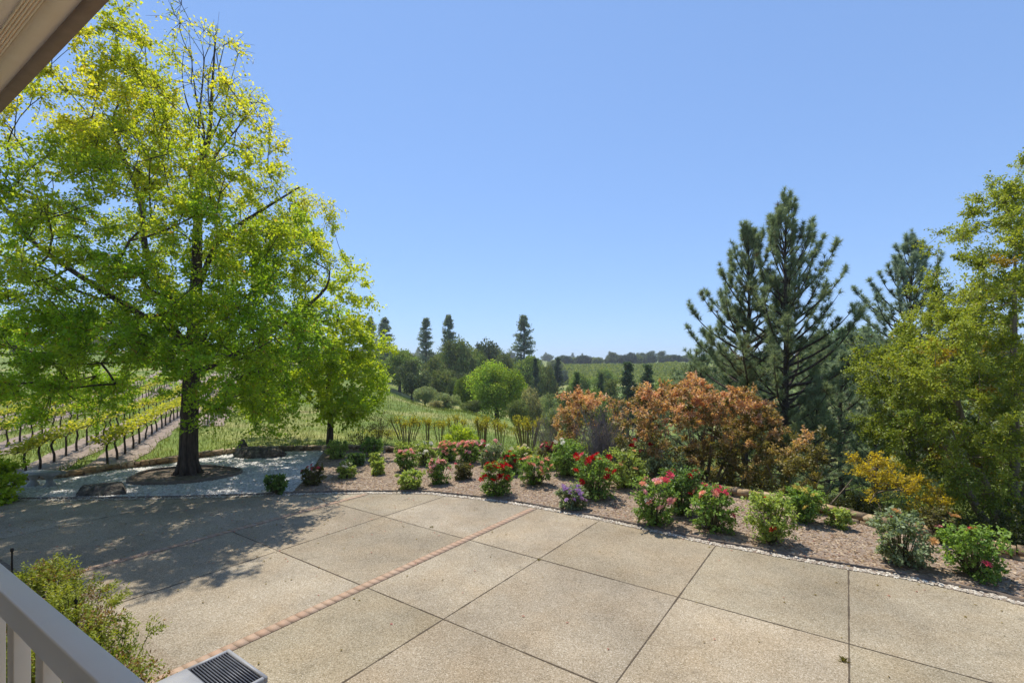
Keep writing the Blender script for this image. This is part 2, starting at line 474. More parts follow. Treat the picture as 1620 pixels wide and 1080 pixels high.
# ------------------------------------------------------------------ driveway
drive_poly = np.vstack([edge_c, [(24, -12), (-45, -12)]])
A_lines = [2.45, .02, -2.38, -5.2, -10.0, -15.9, -19.0]
def clip_half(P, n, c):              # keep the part of a polygon with dot(p, n) <= c
    out = []
    for i in range(len(P)):
        p, q = P[i], P[(i + 1) % len(P)]
        a, b = p @ n - c, q @ n - c
        if a <= 0: out.append(p)
        if (a < 0) != (b < 0) and abs(a - b) > 1e-9: out.append(p + (q - p) * a / (a - b))
    return np.array(out)
mb = MB()
ws_ = [60] + [2.45, .02, -2.38, -5.2, -7.14, -10.0, -12.15, -15.9, -19.0] + [-90]
us_ = [-60, -.1, 2.7, 5.55, 8.39, 90]
for i in range(len(ws_) - 1):
    for j in range(len(us_) - 1):
        P = drive_poly
        for n_v, c_v in ((b_, ws_[i]), (-b_, -ws_[i + 1]), (a_, us_[j + 1]), (-a_, -us_[j])):
            if len(P) >= 3: P = clip_half(P, n_v, c_v)
        if len(P) >= 3:
            tone = random.uniform(.93, 1.06)
            sheet(P, 0.0, (tone * random.uniform(.985, 1.015), tone, tone * random.uniform(.96, 1.03)), 0, mb)
def uw(u, w):
    return u * a_ + w * b_
def strip(u0, u1, w0, w1, z, m):
    P = [uw(u0, w0), uw(u1, w0), uw(u1, w1), uw(u0, w1)]
    V = np.array([[p[0], p[1], z] for p in P])
    nrm = np.cross(V[1] - V[0], V[2] - V[0])[2]
    mb.add(V, [[0, 1, 2, 3] if nrm > 0 else [3, 2, 1, 0]], (1, 1, 1), m)
def clip_u(w):                       # how far along a_ the drive reaches on the line w
    us = np.arange(-6, 24, .04)
    P = us[:, None] * a_ + w * b_
    ok = inpoly(P, drive_poly)
    return us[ok].max() if ok.any() else -6
def clip_w(u):
    ws = np.arange(-40, 12, .05)
    P = u * a_ + ws[:, None] * b_
    ok = inpoly(P, drive_poly)
    return ws[ok].min(), ws[ok].max()
A_lines = [2.45, .02, -2.38, -5.2, -10.0, -15.9, -19.0]
for w in A_lines:
    um = clip_u(w)
    n = 60
    us = np.linspace(-3, um, n)
    for k in range(n - 1):
        wd = .011 * random.uniform(.55, 1.35)
        strip(us[k], us[k + 1], w - wd, w + wd, .004, 1)
for u in (-.1, 2.7, 5.55, 8.39):
    w0, w1 = clip_w(u)
    w0 = max(w0, {5.55: -12.0, 2.7: -4.4, -.1: -4.0}.get(u, -13.5))
    n = 70
    ws = np.linspace(w0, w1, n)
    for k in range(n - 1):
        wd = .010 * random.uniform(.55, 1.35)
        strip(u - wd, u + wd, ws[k], ws[k + 1], .0048, 1)
for wc in (-7.14, -12.15):           # bands of brick pavers
    um = clip_u(wc)
    strip(-3, um, wc - .107, wc + .107, .0044, 1); strip(-3, um, wc - .096, wc + .096, .0066, 0)
    u = -3.0
    while u < um - .2:
        L = .158
        c = np.array(random.choice([(.415, .28, .192), (.42, .29, .20), (.41, .272, .186), (.425, .30, .21)])) * random.uniform(.96, 1.04)
        mb.box((u + .002, wc - .0985, -.02), (u + L - .002, wc + .0985, .0076), c, 2, ax=((0, 0), a_, b_))
        u += L
drv = mb.build('driveway', [M['concrete'], M['joint'], M['brick']])
tag(drv, kind='structure')

# pale ring of joint in the far left of the court
# ------------------------------------------------------------------ beds
def offset_curve(c, d):
    t = np.gradient(c, axis=0); t /= np.linalg.norm(t, axis=1, keepdims=True)
    n = np.stack([-t[:, 1], t[:, 0]], 1)
    return c + n * d
edging_c = offset_curve(edge_c, .20)
div = np.array([at(458, 783), at(478, 762), at(492, 745), at(505, 724), (-8.6, 21.9)])
div = smooth_curve(div)
i_e = int(np.argmin(np.hypot(*(edging_c - div[0]).T))); i_w = int(np.argmin(np.hypot(*(wall_c - div[-1]).T)))
gravel_poly = np.vstack([edging_c[:i_e + 1], div[1:-1], wall_c[:i_w + 1][::-1]])
mulch_poly = np.vstack([edging_c[i_e:], wall_c[i_w:][::-1], div[1:-1][::-1]])
strip_poly = np.vstack([edge_c, offset_curve(edge_c, .19)[::-1]])
tag(sheet(gravel_poly, .022).build('gravel_bed', M['gravel_base']), kind='structure')
tag(sheet(mulch_poly, .018).build('mulch_bed', M['mulch_base']), kind='structure')
tag(sheet(strip_poly, .006).build('pebble_strip', M['mulch_base']), kind='structure')

def scatter(poly, n, pred=None, box=None):
    lo = poly.min(0); hi = poly.max(0)
    if box is not None:
        lo = np.maximum(lo, box[0]); hi = np.minimum(hi, box[1])
    out = np.zeros((0, 2))
    while len(out) < n:
        P = rng.uniform(lo, hi, (n * 3, 2))
        P = P[inpoly(P, poly)]
        P = P[np.abs(P[:, 0]) < P[:, 1] * 1.22 + 1.0]
        if pred is not None:
            P = P[pred(P)]
        out = np.vstack([out, P])
    return out[:n]
OCT = np.array([[1, 0, 0], [0, 1, 0], [-1, 0, 0], [0, -1, 0], [0, 0, 1], [.65, .65, .62], [-.65, .65, .6], [-.65, -.65, .62], [.65, -.65, .6]], float)
OF = np.array([[0, 5, 4], [5, 1, 4], [1, 6, 4], [6, 2, 4], [2, 7, 4], [7, 3, 4], [3, 8, 4], [8, 0, 4]])
def stones(P, z0, smin, smax, cols, flat=.6, aspect=1.0):
    mb = MB(); n = len(P)
    sc = rng.uniform(smin, smax, n)
    asp = rng.uniform(1, aspect, n) if aspect > 1 else np.ones(n)
    an = rng.uniform(0, 6.28, n)
    V = np.tile(OCT, (n, 1, 1)) * rng.uniform(.75, 1.2, (n, 9, 3))
    V[:, :, 0] *= (sc * asp)[:, None]; V[:, :, 1] *= (sc / asp ** .4)[:, None]; V[:, :, 2] *= (sc * flat)[:, None]
    x = V[:, :, 0] * np.cos(an)[:, None] - V[:, :, 1] * np.sin(an)[:, None]
    y = V[:, :, 0] * np.sin(an)[:, None] + V[:, :, 1] * np.cos(an)[:, None]
    tilt = rng.uniform(-.35, .35, n)
    zz = V[:, :, 2] + tilt[:, None] * V[:, :, 0]
    W = np.stack([x + P[:, 0:1], y + P[:, 1:2], zz + np.broadcast_to(z0, (n,))[:, None]], -1).reshape(-1, 3)
    Fq = (OF[None] + (np.arange(n) * 9)[:, None, None]).reshape(-1, 3)
    cols = np.array(cols)
    C = cols[rng.integers(0, len(cols), n)] * rng.uniform(.75, 1.15, (n, 1))
    mb.add(W, Fq, np.repeat(C, 8, 0))
    return mb
wht = [(.9, .9, .9), (1, 1, 1), (.78, .77, .76), (1, .97, .93), (.6, .59, .58)]
ring_c = np.array(at(292, 753))
P = scatter(gravel_poly, 30000, lambda P: np.hypot((P[:, 0] - ring_c[0]) / 1.75, (P[:, 1] - ring_c[1]) / 1.35) > 1)
tag(stones(P, .02, .02, .042, wht).build('white_gravel', M['gravel']), 'white crushed gravel spread under the large tree', 'gravel', kind='stuff')
P = scatter(strip_poly, 4600)
tag(stones(P, .004, .018, .036, [(.75, .69, .58), (.62, .55, .45), (.5, .44, .36), (.85, .8, .7), (.4, .33, .26)]).build('white_pebbles', M['gravel']), 'white pebbles in a thin line along the driveway edge', 'pebbles', kind='stuff')
P = scatter(mulch_poly, 42000)
tag(stones(P, .016, .014, .036, [(.36, .25, .155), (.29, .195, .115), (.23, .145, .085), (.44, .325, .21), (.17, .105, .065), (.5, .39, .27), (.34, .245, .165)], .35, 2.0).build('bark_mulch', M['chip']), 'brown bark chips covering the rose bed', 'mulch', kind='stuff')

mb = MB()
oc = edging_c; oc2 = offset_curve(edge_c, .225)
for i in range(len(oc) - 1):
    zt0 = .055; zt1 = .055
    P = np.array([[*oc[i], -.04], [*oc[i + 1], -.04], [*oc2[i + 1], -.04], [*oc2[i], -.04], [*oc[i], zt0], [*oc[i + 1], zt1], [*oc2[i + 1], zt1], [*oc2[i], zt0]])
    mb.add(P, [[4, 5, 6, 7], [0, 1, 5, 4], [2, 3, 7, 6]])
tag(mb.build('garden_edging', M['edging']), 'thin brown edging board curving along the gravel and rose bed', 'edging')

# ------------------------------------------------------------------ low stone wall
mb = MB()
def wall_stones(c, th, h):
    seg = np.concatenate([[0], np.cumsum(np.linalg.norm(np.diff(c, axis=0), axis=1))])
    tot = seg[-1]
    def pos(s):
        return np.array([np.interp(s, seg, c[:, 0]), np.interp(s, seg, c[:, 1])])
    z = -.5
    while z < h - .02:
        last = z + .16 > h - .02
        z1 = h if last else z + random.uniform(.14, .17)
        s = -random.uniform(0, .3)
        while s < tot:
            L = random.uniform(.17, .42)
            p = pos(np.clip(s, 0, tot)); q = pos(np.clip(s + L, 0, tot))
            t = (q - p); LL = np.linalg.norm(t)
            if LL > .05:
                t = t / LL; n = np.array([-t[1], t[0]])
                g = random.uniform(.8, 1.15)
                c_ = np.array(random.choice([(1, .92, .78), (.9, .77, .6), (.6, .53, .45), (1.1, 1.02, .9), (.85, .67, .46), (.5, .43, .36)])) * g
                e = .03 if last else 0
                zz = z1 + (random.uniform(-.02, .025) if last else 0)
                mb.box((.013, -.012 - e + random.uniform(-.035, .035), z + .008), (LL - .013, th + e + random.uniform(-.03, .03), zz), c_, 0, ax=(p, t, n), jit=.018)
            s += L
        z = z1
wall_stones(wall_c, .28, .24)
tag(mb.build('stone_wall', M['wallstone']), 'low dry stone wall curving behind the gravel and the roses', 'wall')

# ------------------------------------------------------------------ rocks, bench, tree ring
def rock(name, loc, sx, sy, sz, seed, label, cat='boulder', peak=0.0, flat_top=.0, group=None):
    r2 = np.random.default_rng(seed)
    nu, nv = 36, 18
    mb = MB()
    u = np.arange(nu) * 2 * math.pi / nu; v = np.linspace(-.25 * math.pi, .5 * math.pi, nv)
    U, W = np.meshgrid(u, v)
    X = np.cos(W) * np.cos(U); Y = np.cos(W) * np.sin(U); Z = np.sin(W)
    d = np.ones_like(X)
    for k in range(9):
        f = r2.uniform(1, 1.8) * (1 + k * .55); ph = r2.uniform(0, 6.28, 3)
        dr = r2.normal(size=3); dr /= np.linalg.norm(dr)
        d += .16 / (1 + .6 * k) * np.sin(f * 2.2 * (X * dr[0] + Y * dr[1] + Z * dr[2]) + ph[0])
    for k in range(7):                                # flat broken faces
        dr = r2.normal(size=3); dr[2] = abs(dr[2]) * .6; dr /= np.linalg.norm(dr)
        h = X * dr[0] + Y * dr[1] + Z * dr[2]
        d = np.where(h * d > .78, .78 / np.maximum(h, .1), d)
    X, Y, Z = X * d, Y * d, Z * d
    if flat_top:
        Z = np.where(Z > flat_top, flat_top + (Z - flat_top) * .2, Z)
    Z = Z + peak * np.clip(1 - np.hypot(X - .1, Y) * 1.3, 0, 1) * (Z > 0)
    V = np.stack([X * sx, Y * sy, Z * sz], -1).reshape(-1, 3)
    i, j = np.meshgrid(np.arange(nv - 1), np.arange(nu), indexing='ij')
    Fq = np.stack([i * nu + j, i * nu + (j + 1) % nu, (i + 1) * nu + (j + 1) % nu, (i + 1) * nu + j], -1).reshape(-1, 4)
    mb.add(V, Fq)
    o = mb.build(name, M['rock'], smooth=False, loc=loc)
    return tag(o, label, cat, group)
x, y = at(155, 783); rock('boulder', (x, y + .2, .02), .82, .45, .42, 3, 'long dark flat-topped boulder on the gravel near the driveway edge', flat_top=.62)
x, y = at(405, 726); rock('boulder', (x, y + .4, .02), 1.0, .55, .58, 8, 'long grey boulder on the gravel against the stone wall', flat_top=.7)
x, y = at(372, 724); rock('boulder', (x, y + .55, .02), .34, .34, .55, 12, 'small pointed tan boulder beside the long grey one', peak=.5)

x, y = at(62, 772)
t = thing('stone_bench', (x - .12, y + .2, .02), 'grey stone bench with slab seat at the end of the wall', 'bench', rz=R(-6))
mb = MB(); mb.box((-.62, -.22, .38), (.62, .22, .47), jit=.008); mb.build('seat', M['bench_stone'], t)
for sx in (-.3, .3):
    mb = MB(); zs = np.linspace(0, .38, 9); rs = .13 + .045 * np.cos(np.linspace(-3.14, 3.14, 9)) * -1
    mb.path(np.stack([np.full(9, sx), np.zeros(9), zs], 1), rs, 14); mb.build('leg', M['bench_stone'], t, smooth=True)

mb = MB()
ang = np.linspace(0, 2 * math.pi, 73)
rx, ry = 1.72, 1.32
wob = 1 + .05 * np.sin(ang * 3 + 1) + .03 * np.sin(ang * 5)
for i in range(72):
    P = []
    for (k, zz) in ((i, -.02), (i + 1, -.02), (i + 1, .13), (i, .13)):
        for f in (1.0, 1.035):
            P.append([ring_c[0] + math.cos(ang[k]) * rx * f * wob[k], ring_c[1] + math.sin(ang[k]) * ry * f * wob[k], zz])
    mb.add(P, [[0, 2, 4, 6][::-1], [1, 3, 5, 7], [6, 4, 5, 7][::-1]])
tag(mb.build('tree_ring', M['edging']), 'dark edging ring around the foot of the large tree', 'edging')
mb = MB()
rr = np.linspace(0, .985, 10)
V = [[ring_c[0], ring_c[1], .10]]
for r_ in rr[1:]:
    for k in range(48):
        an = k * 2 * math.pi / 48
        w_ = 1 + .05 * math.sin(an * 3 + 1) + .03 * math.sin(an * 5)
        V.append([ring_c[0] + math.cos(an) * rx * r_ * w_, ring_c[1] + math.sin(an) * ry * r_ * w_, .045 + .055 * (1 - r_) + random.uniform(-.014, .014)])
V = np.array(V)
mb.add(V, [[0, 1 + k, 1 + (k + 1) % 48] for k in range(48)])
for q in range(len(rr) - 2):
    mb.add(V, [[1 + q * 48 + k, 1 + (q + 1) * 48 + k, 1 + (q + 1) * 48 + (k + 1) % 48, 1 + q * 48 + (k + 1) % 48] for k in range(48)])
tag(mb.build('tree_soil', M['soil']), kind='structure')

# ------------------------------------------------------------------ plants: growth helpers
def jitter_dirs(n, g=None):
    g = g or rng
    d = g.normal(size=(n, 3))
    return d / np.linalg.norm(d, axis=1, keepdims=True)
class Skel:                                           # branch skeleton: targets are joined to the nearest branch
    def __init__(s):
        s.P, s.par, s.r0 = [], [], []
    def trunk(s, pts, rads, start=-1, step=.35):
        pts = np.asarray(pts, float); k0 = start
        seg = np.concatenate([[0], np.cumsum(np.linalg.norm(np.diff(pts, axis=0), axis=1))])
        n = max(2, int(seg[-1] / step))
        ss = np.linspace(0, seg[-1], n)
        sm = smooth_curve(pts, step * .5)
        sg2 = np.concatenate([[0], np.cumsum(np.linalg.norm(np.diff(sm, axis=0), axis=1))])
        for q in ss:
            f = q / seg[-1] * sg2[-1]
            p = np.array([np.interp(f, sg2, sm[:, c]) for c in range(3)])
            s.P.append(p); s.par.append(k0); s.r0.append(np.interp(q, seg, rads)); k0 = len(s.P) - 1
        return k0
    def grow(s, T, ups=.5, step=.45, sag=.1, wig=.07, zmin=0.0, steep=0.0, zst=99.0):
        T = np.asarray(T, float)
        base = np.array(s.P)
        d0 = np.array([np.min(np.linalg.norm(base - t, axis=1)) for t in T])
        order = np.argsort(d0 * rng.uniform(.85, 1.15, len(T)))
        cap = 20000
        A = np.zeros((cap, 3)); A[:len(s.P)] = base
        s.tips = np.zeros(len(T), int)
        for k in order:
            t = T[k]; n = len(s.P)
            dv = t - A[:n]; d = np.linalg.norm(dv, axis=1) + 1e-6
            rise = dv[:, 2] / d
            cost = d * (1 + ups * (1 + steep * (A[:n, 2] > zst)) * np.clip(.45 + .35 * steep * (A[:n, 2] > zst) - rise, 0, 2)) + 1e6 * (A[:n, 2] < zmin)
            i = int(np.argmin(cost)); p = A[i]
            m = max(1, int(d[i] / step))
            ctl = (p + t) / 2 + np.array([0, 0, sag * d[i]]) + rng.normal(size=3) * wig * d[i]
            k0 = i
            for q in range(1, m + 1):
                u = q / m
                pt = (1 - u) ** 2 * p + 2 * u * (1 - u) * ctl + u * u * t
                A[len(s.P)] = pt
                s.P.append(pt); s.par.append(k0); s.r0.append(0.0); k0 = len(s.P) - 1
            s.tips[k] = k0
    def emit(s, mb, rtip=.008, ex=2.3, rmax=9):
        n = len(s.P); P = np.array(s.P); par = np.array(s.par)
        cnt = np.zeros(n)
        has = np.zeros(n, bool); has[par[par >= 0]] = True
        cnt[~has] = 1
        for i in range(n - 1, -1, -1):
            if par[i] >= 0:
                cnt[par[i]] += cnt[i]
        r = np.minimum(rtip * np.maximum(cnt, 1) ** (1 / ex), rmax)
        r0 = np.array(s.r0); r = np.where(r0 > 0, r0, r)
        s.r = r
        e = np.where(par >= 0)[0]
        a, b = par[e], e
        ra = np.minimum(r[a], r[b] * 1.25); rb = r[b]
        dv = P[b] - P[a]
        ln = np.linalg.norm(dv, axis=1, keepdims=True)
        P1 = P[b] + dv / np.maximum(ln, 1e-6) * np.minimum(rb[:, None] * .4, ln * .3)
        for lo, hi, sd in ((0, .02, 4), (.02, .06, 6), (.06, .15, 8), (.15, 9, 14)):
            mk = (rb >= lo) & (rb < hi)
            mb.tubes(P[a][mk], P1[mk], ra[mk], rb[mk], sd)
def clusters(mbw, mbl, T, out, rad, nleaf, L, W, colf, flat=.6, twigs=5, tw_r=.004, droop=.0, g=None, outb=.7, shell=.35):
    """leafy twigs round every target: mbw gets the twigs, mbl the leaves"""
    T = np.asarray(T, float); n = len(T)
    rad = np.broadcast_to(np.asarray(rad, float), (n,)); nleaf = np.broadcast_to(np.asarray(nleaf), (n,)).astype(int)
    k = n * twigs
    d = jitter_dirs(k); d[:, 2] *= flat
    d += np.repeat(out, twigs, 0) * outb
    d /= np.linalg.norm(d, axis=1, keepdims=True)
    c = np.repeat(T, twigs, 0); rr = np.repeat(rad, twigs) * rng.uniform(.55, 1.15, k)
    if mbw is not None:
        mid = c + d * rr[:, None] * .5 + rng.normal(size=(k, 3)) * (rr * .05)[:, None]
        end = c + d * rr[:, None]; end[:, 2] -= droop * rr
        mbw.tubes(c, mid, tw_r, tw_r * .8, 3); mbw.tubes(mid, end, tw_r * .8, tw_r * .45, 3)
    ci = np.repeat(np.arange(n), nleaf)
    m = len(ci)
    ti = ci * twigs + rng.integers(0, twigs, m)
    u = rng.uniform(0, 1, m) ** (1 - shell)
    P = c[ti] + d[ti] * (rr[ti] * u)[:, None]
    P += rng.normal(size=(m, 3)) * (rr[ti] * .11)[:, None]
    P[:, 2] -= droop * rr[ti] * u * u
    ld = jitter_dirs(m) * .9 + d[ti] * .7 + np.array([0, 0, -.25])
    N = jitter_dirs(m) * .75 + np.array([0, 0, 1.0])
    sz = rng.uniform(.65, 1.25, m)
    C = colf(P, ci, rng.uniform(size=m), rng.uniform(size=n)[ci])
    mbl.leaves(P, ld, N, L * sz, W * sz, C)
def mixc(a, b, t):
    a = np.asarray(a, float); b = np.asarray(b, float); t = np.clip(t, 0, 1)
    return a[None] * (1 - t[:, None]) + b[None] * t[:, None] if a.ndim == 1 else a * (1 - t[:, None]) + b * t[:, None]

def lobes_px(L, Y0, dep):
    """lobes given in photo pixels at distance Y0: (x, y, rx, ry, n, leaf density)"""
    T, dn = [], []
    for (x, y, rx, ry, n, q) in L:
        a = rng.normal(size=(n, 2)); a /= np.linalg.norm(a, axis=1, keepdims=True)
        r = rng.uniform(0, 1, n) ** .5
        px = x + a[:, 0] * r * rx; py = y + a[:, 1] * r * ry
        dp = np.interp(py, *dep)
        Y = Y0 + rng.uniform(-1, 1, n) * dp
        # lateral place and height are taken at the tree's own distance, so the crown is round, not a fan
        X = (px - CX) / F * Y0; Z = CH - (py - HY) / F * Y0
        k = 1 + (Y - Y0) / Y0 * .35
        T.append(np.stack([X * 1.0 * k + (1 - k) * (L[0][0] - CX) / F * Y0 * 0, Y, CH + (Z - CH) * k], 1)); dn.append(np.full(n, q))
    return np.concatenate(T), np.concatenate(dn)

# ------------------------------------------------------------------ the large tree
bx, by = at(298, 752)
root = thing('shade_tree', (bx, by, 0), 'tallest broadleaf tree, bright yellow-green, dark trunk rising from the gravel', 'tree')
main_l = [(215, 105, 58, 75, 36, 1), (308, 60, 30, 50, 10, .10), (352, 130, 38, 80, 26, .13), (135, 190, 75, 70, 34, 1), (62, 222, 60, 30, 14, .9), (235, 220, 80, 80, 42, .95),
          (325, 240, 70, 75, 36, .42), (405, 240, 45, 60, 20, .55), (430, 330, 58, 58, 32, .9), (330, 345, 90, 70, 40, .8), (195, 325, 95, 70, 40, .85), (70, 350, 90, 50, 28, .95),
          (466, 412, 54, 54, 34, 1), (385, 450, 96, 70, 54, .95), (240, 440, 110, 70, 58, .95), (90, 455, 110, 70, 50, .95), (-60, 450, 80, 90, 30, 1), (-60, 330, 60, 40, 7, 1),
          (452, 515, 62, 58, 38, 1), (360, 545, 100, 50, 54, 1), (205, 538, 110, 50, 56, 1), (60, 555, 115, 58, 50, 1), (110, 622, 85, 30, 24, 1), (392, 606, 64, 42, 26, 1),
          (425, 650, 42, 26, 8, .9), (25, 630, 60, 36, 14, 1), (85, 660, 32, 20, 6, .9)]
T, dn = lobes_px(main_l, by, ([0, 100, 250, 400, 560, 700], [1.2, 2.6, 4.0, 4.8, 5.0, 4.2]))
T -= np.array([bx, by, 0])
keep = np.sin(T[:, 0] * 1.5 + 1) * np.sin(T[:, 1] * 1.4 + 2) * np.sin(T[:, 2] * 1.5 + .5) > -.28
keep |= (T[:, 2] < 6.2) & (rng.uniform(size=len(T)) < .8)
T, dn = T[keep], dn[keep]
sk_ = Skel()
tp = np.array([ray(x, y, by) - np.array([bx, by, 0]) for x, y in [(298, 752), (299, 690), (301, 600), (306, 490), (312, 390), (318, 300), (328, 210), (334, 120), (342, 40)]])
tp[:, 1] = [0, .0, .05, .1, .0, -.1, .1, .1, .0]
sk_.trunk(tp, [.325, .285, .265, .21, .16, .115, .075, .04, .012])
nm = len(sk_.P)
P_ = np.array(sk_.P)
def near_node(z):
    return int(np.argmin(np.abs(P_[:, 2] - z)))
for (z0, pts, rr_) in [(5.4, [(-1.6, .5, 7.6), (-2.6, .8, 10), (-3.1, .6, 12.6), (-3.0, .5, 14.6)], [.17, .12, .08, .03]),
                       (4.6, [(-2.5, -.8, 6.6), (-4.8, -1, 8.6), (-6.4, -.8, 10.6)], [.14, .09, .04]),
                       (6.6, [(1.4, -.6, 8.3), (3.0, -.7, 9.3), (4.0, -.4, 10.2)], [.13, .08, .04]),
                       (3.7, [(2.0, .6, 5.0), (4.2, 1.0, 6.6), (5.2, 1, 7.4)], [.13, .08, .04]),
                       (3.4, [(-2.2, .8, 4.7), (-4.6, 1.2, 5.4), (-6.6, 1.4, 5.6)], [.13, .09, .04]),
                       (4.2, [(.6, -2.0, 5.6), (1.2, -3.8, 6.8)], [.12, .05]),
                       (4.4, [(-.5, 2.0, 5.8), (-1.0, 3.8, 7.0)], [.12, .05]),
                       (11.2, [(.55, -.1, 12.6), (.75, -.2, 14.2), (.62, -.1, 15.8)], [.05, .03, .008]), (10.6, [(.2, .3, 12.4), (-.1, .4, 14.4), (-.35, .3, 16.4)], [.055, .035, .008]),
                       (11.8, [(1.1, .2, 13.0), (1.6, .3, 14.3), (1.75, .2, 15.2)], [.04, .025, .007]), (12.8, [(.75, .1, 14.2), (.65, .1, 15.6), (.8, .1, 16.9)], [.03, .02, .006]),
                       (12.0, [(.1, -.2, 13.3), (-.1, -.3, 14.8), (.05, -.2, 16.0)], [.035, .02, .006]), (10.0, [(1.2, -.2, 11.2), (2.1, -.2, 12.4), (2.5, -.2, 13.4)], [.05, .03, .008])]:
    i = near_node(z0)
    st = P_[i]
    pts = np.array(pts) + np.random.default_rng(int(z0 * 10)).normal(size=(len(pts), 3)) * .16
    sk_.trunk(np.vstack([[st], pts]), [q_ * .68 for q_ in [rr_[0] * 1.1] + rr_], start=i)
sk_.grow(T, ups=.6, zmin=3.0, sag=.04, steep=1.0, zst=9.0, wig=.09)
mw, ml = MB(), MB()
sk_.emit(mw, .011, 2.2)
# root flare
for k in range(7):
    an = k * .9 + .3
    q = np.array([[math.cos(an) * r_, math.sin(an) * r_, z_] for r_, z_ in ((.15, .9), (.22, .4), (.34, .14), (.56, -.02))])
    mw.path(q, [.12, .135, .11, .05], 8, cap=False)
ax = np.stack([np.interp(T[:, 2], tp[:, 2], tp[:, 0]), np.zeros(len(T)), T[:, 2] - 2.0], 1)
out = T - ax; out /= np.linalg.norm(out, axis=1, keepdims=True)
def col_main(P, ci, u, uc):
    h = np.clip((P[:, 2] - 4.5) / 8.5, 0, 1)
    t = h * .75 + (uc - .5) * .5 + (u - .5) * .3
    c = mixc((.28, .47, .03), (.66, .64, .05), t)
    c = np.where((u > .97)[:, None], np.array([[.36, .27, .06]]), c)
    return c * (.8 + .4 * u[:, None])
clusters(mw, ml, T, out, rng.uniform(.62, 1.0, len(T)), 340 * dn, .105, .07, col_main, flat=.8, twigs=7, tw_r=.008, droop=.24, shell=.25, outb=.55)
# long bare-ish leader twigs at the top
mw.build('trunk', M['bark'], root); ml.build('crown', M['leaf'], root)

# ------------------------------------------------------------------ generic broadleaf tree from pixel lobes
def px_tree(name, label, cat, base, Y0, lobes, dep, trunks, leaf, colf, mat='leaf', bark='bark', group=None, nl=150, rad=(.5, .8), flat=.6, zmin=.8, rtip=.008, droop=.1, ups=.5, twigs=6):
    b = np.array([base[0], base[1], base[2]])
    root = thing(name, tuple(b), label, cat, group)
    T, dn = lobes_px(lobes, Y0, dep)
    T = T - b
    T = T[T[:, 2] > zmin * .4]; dn = dn[:len(T)]
    s = Skel()
    for pts, rr_ in trunks:
        s.trunk(pts, rr_, step=.3)
    s.grow(T, ups=ups, zmin=zmin, sag=.05)
    mw, ml = MB(), MB()
    s.emit(mw, rtip, 2.2)
    cen = T.mean(0) - np.array([0, 0, 1.0])
    out = T - cen; out /= np.linalg.norm(out, axis=1, keepdims=True) + 1e-6
    clusters(mw, ml, T, out, rng.uniform(rad[0], rad[1], len(T)), nl * dn, leaf[0], leaf[1], colf, flat=flat, twigs=twigs, tw_r=.005, droop=droop)
    mw.build('trunk', M[bark], root); ml.build('crown', M[mat], root)
    return root

# the smaller tree behind the wall
x2, y2 = at(521, 706, -.25)
y2 = 24.0; x2 = (521 - CX) / F * y2; z2 = gz(x2, y2)
def col_t2(P, ci, u, uc):
    t = np.clip((P[:, 2] - 2) / 6, 0, 1) * .5 + (uc - .5) * .6 + .3
    return mixc((.27, .43, .024), (.56, .62, .04), t) * (.8 + .4 * u[:, None])
px_tree('shade_tree', 'smaller lime green tree with thin trunk just behind the stone wall', 'tree', (x2, y2, z2), y2,
        [(545, 455, 22, 35, 8, .7), (530, 500, 50, 45, 20, .9), (560, 560, 46, 50, 32, 1), (490, 560, 60, 50, 30, 1), (535, 610, 62, 40, 36, 1), (470, 630, 50, 45, 22, 1), (575, 640, 25, 30, 10, .8), (430, 620, 40, 40, 14, .9), (395, 640, 30, 35, 8, .8)],
        ([400, 500, 600, 700], [.8, 2.2, 3.2, 2.6]), [(np.array([[0, 0, 0], [.05, 0, 1.5], [-.1, .1, 3], [.2, 0, 5], [.5, 0, 7]]), [.18, .14, .12, .08, .02])], (.16, .11), col_t2, nl=175, rad=(.7, 1.05), zmin=1.5, droop=.15)

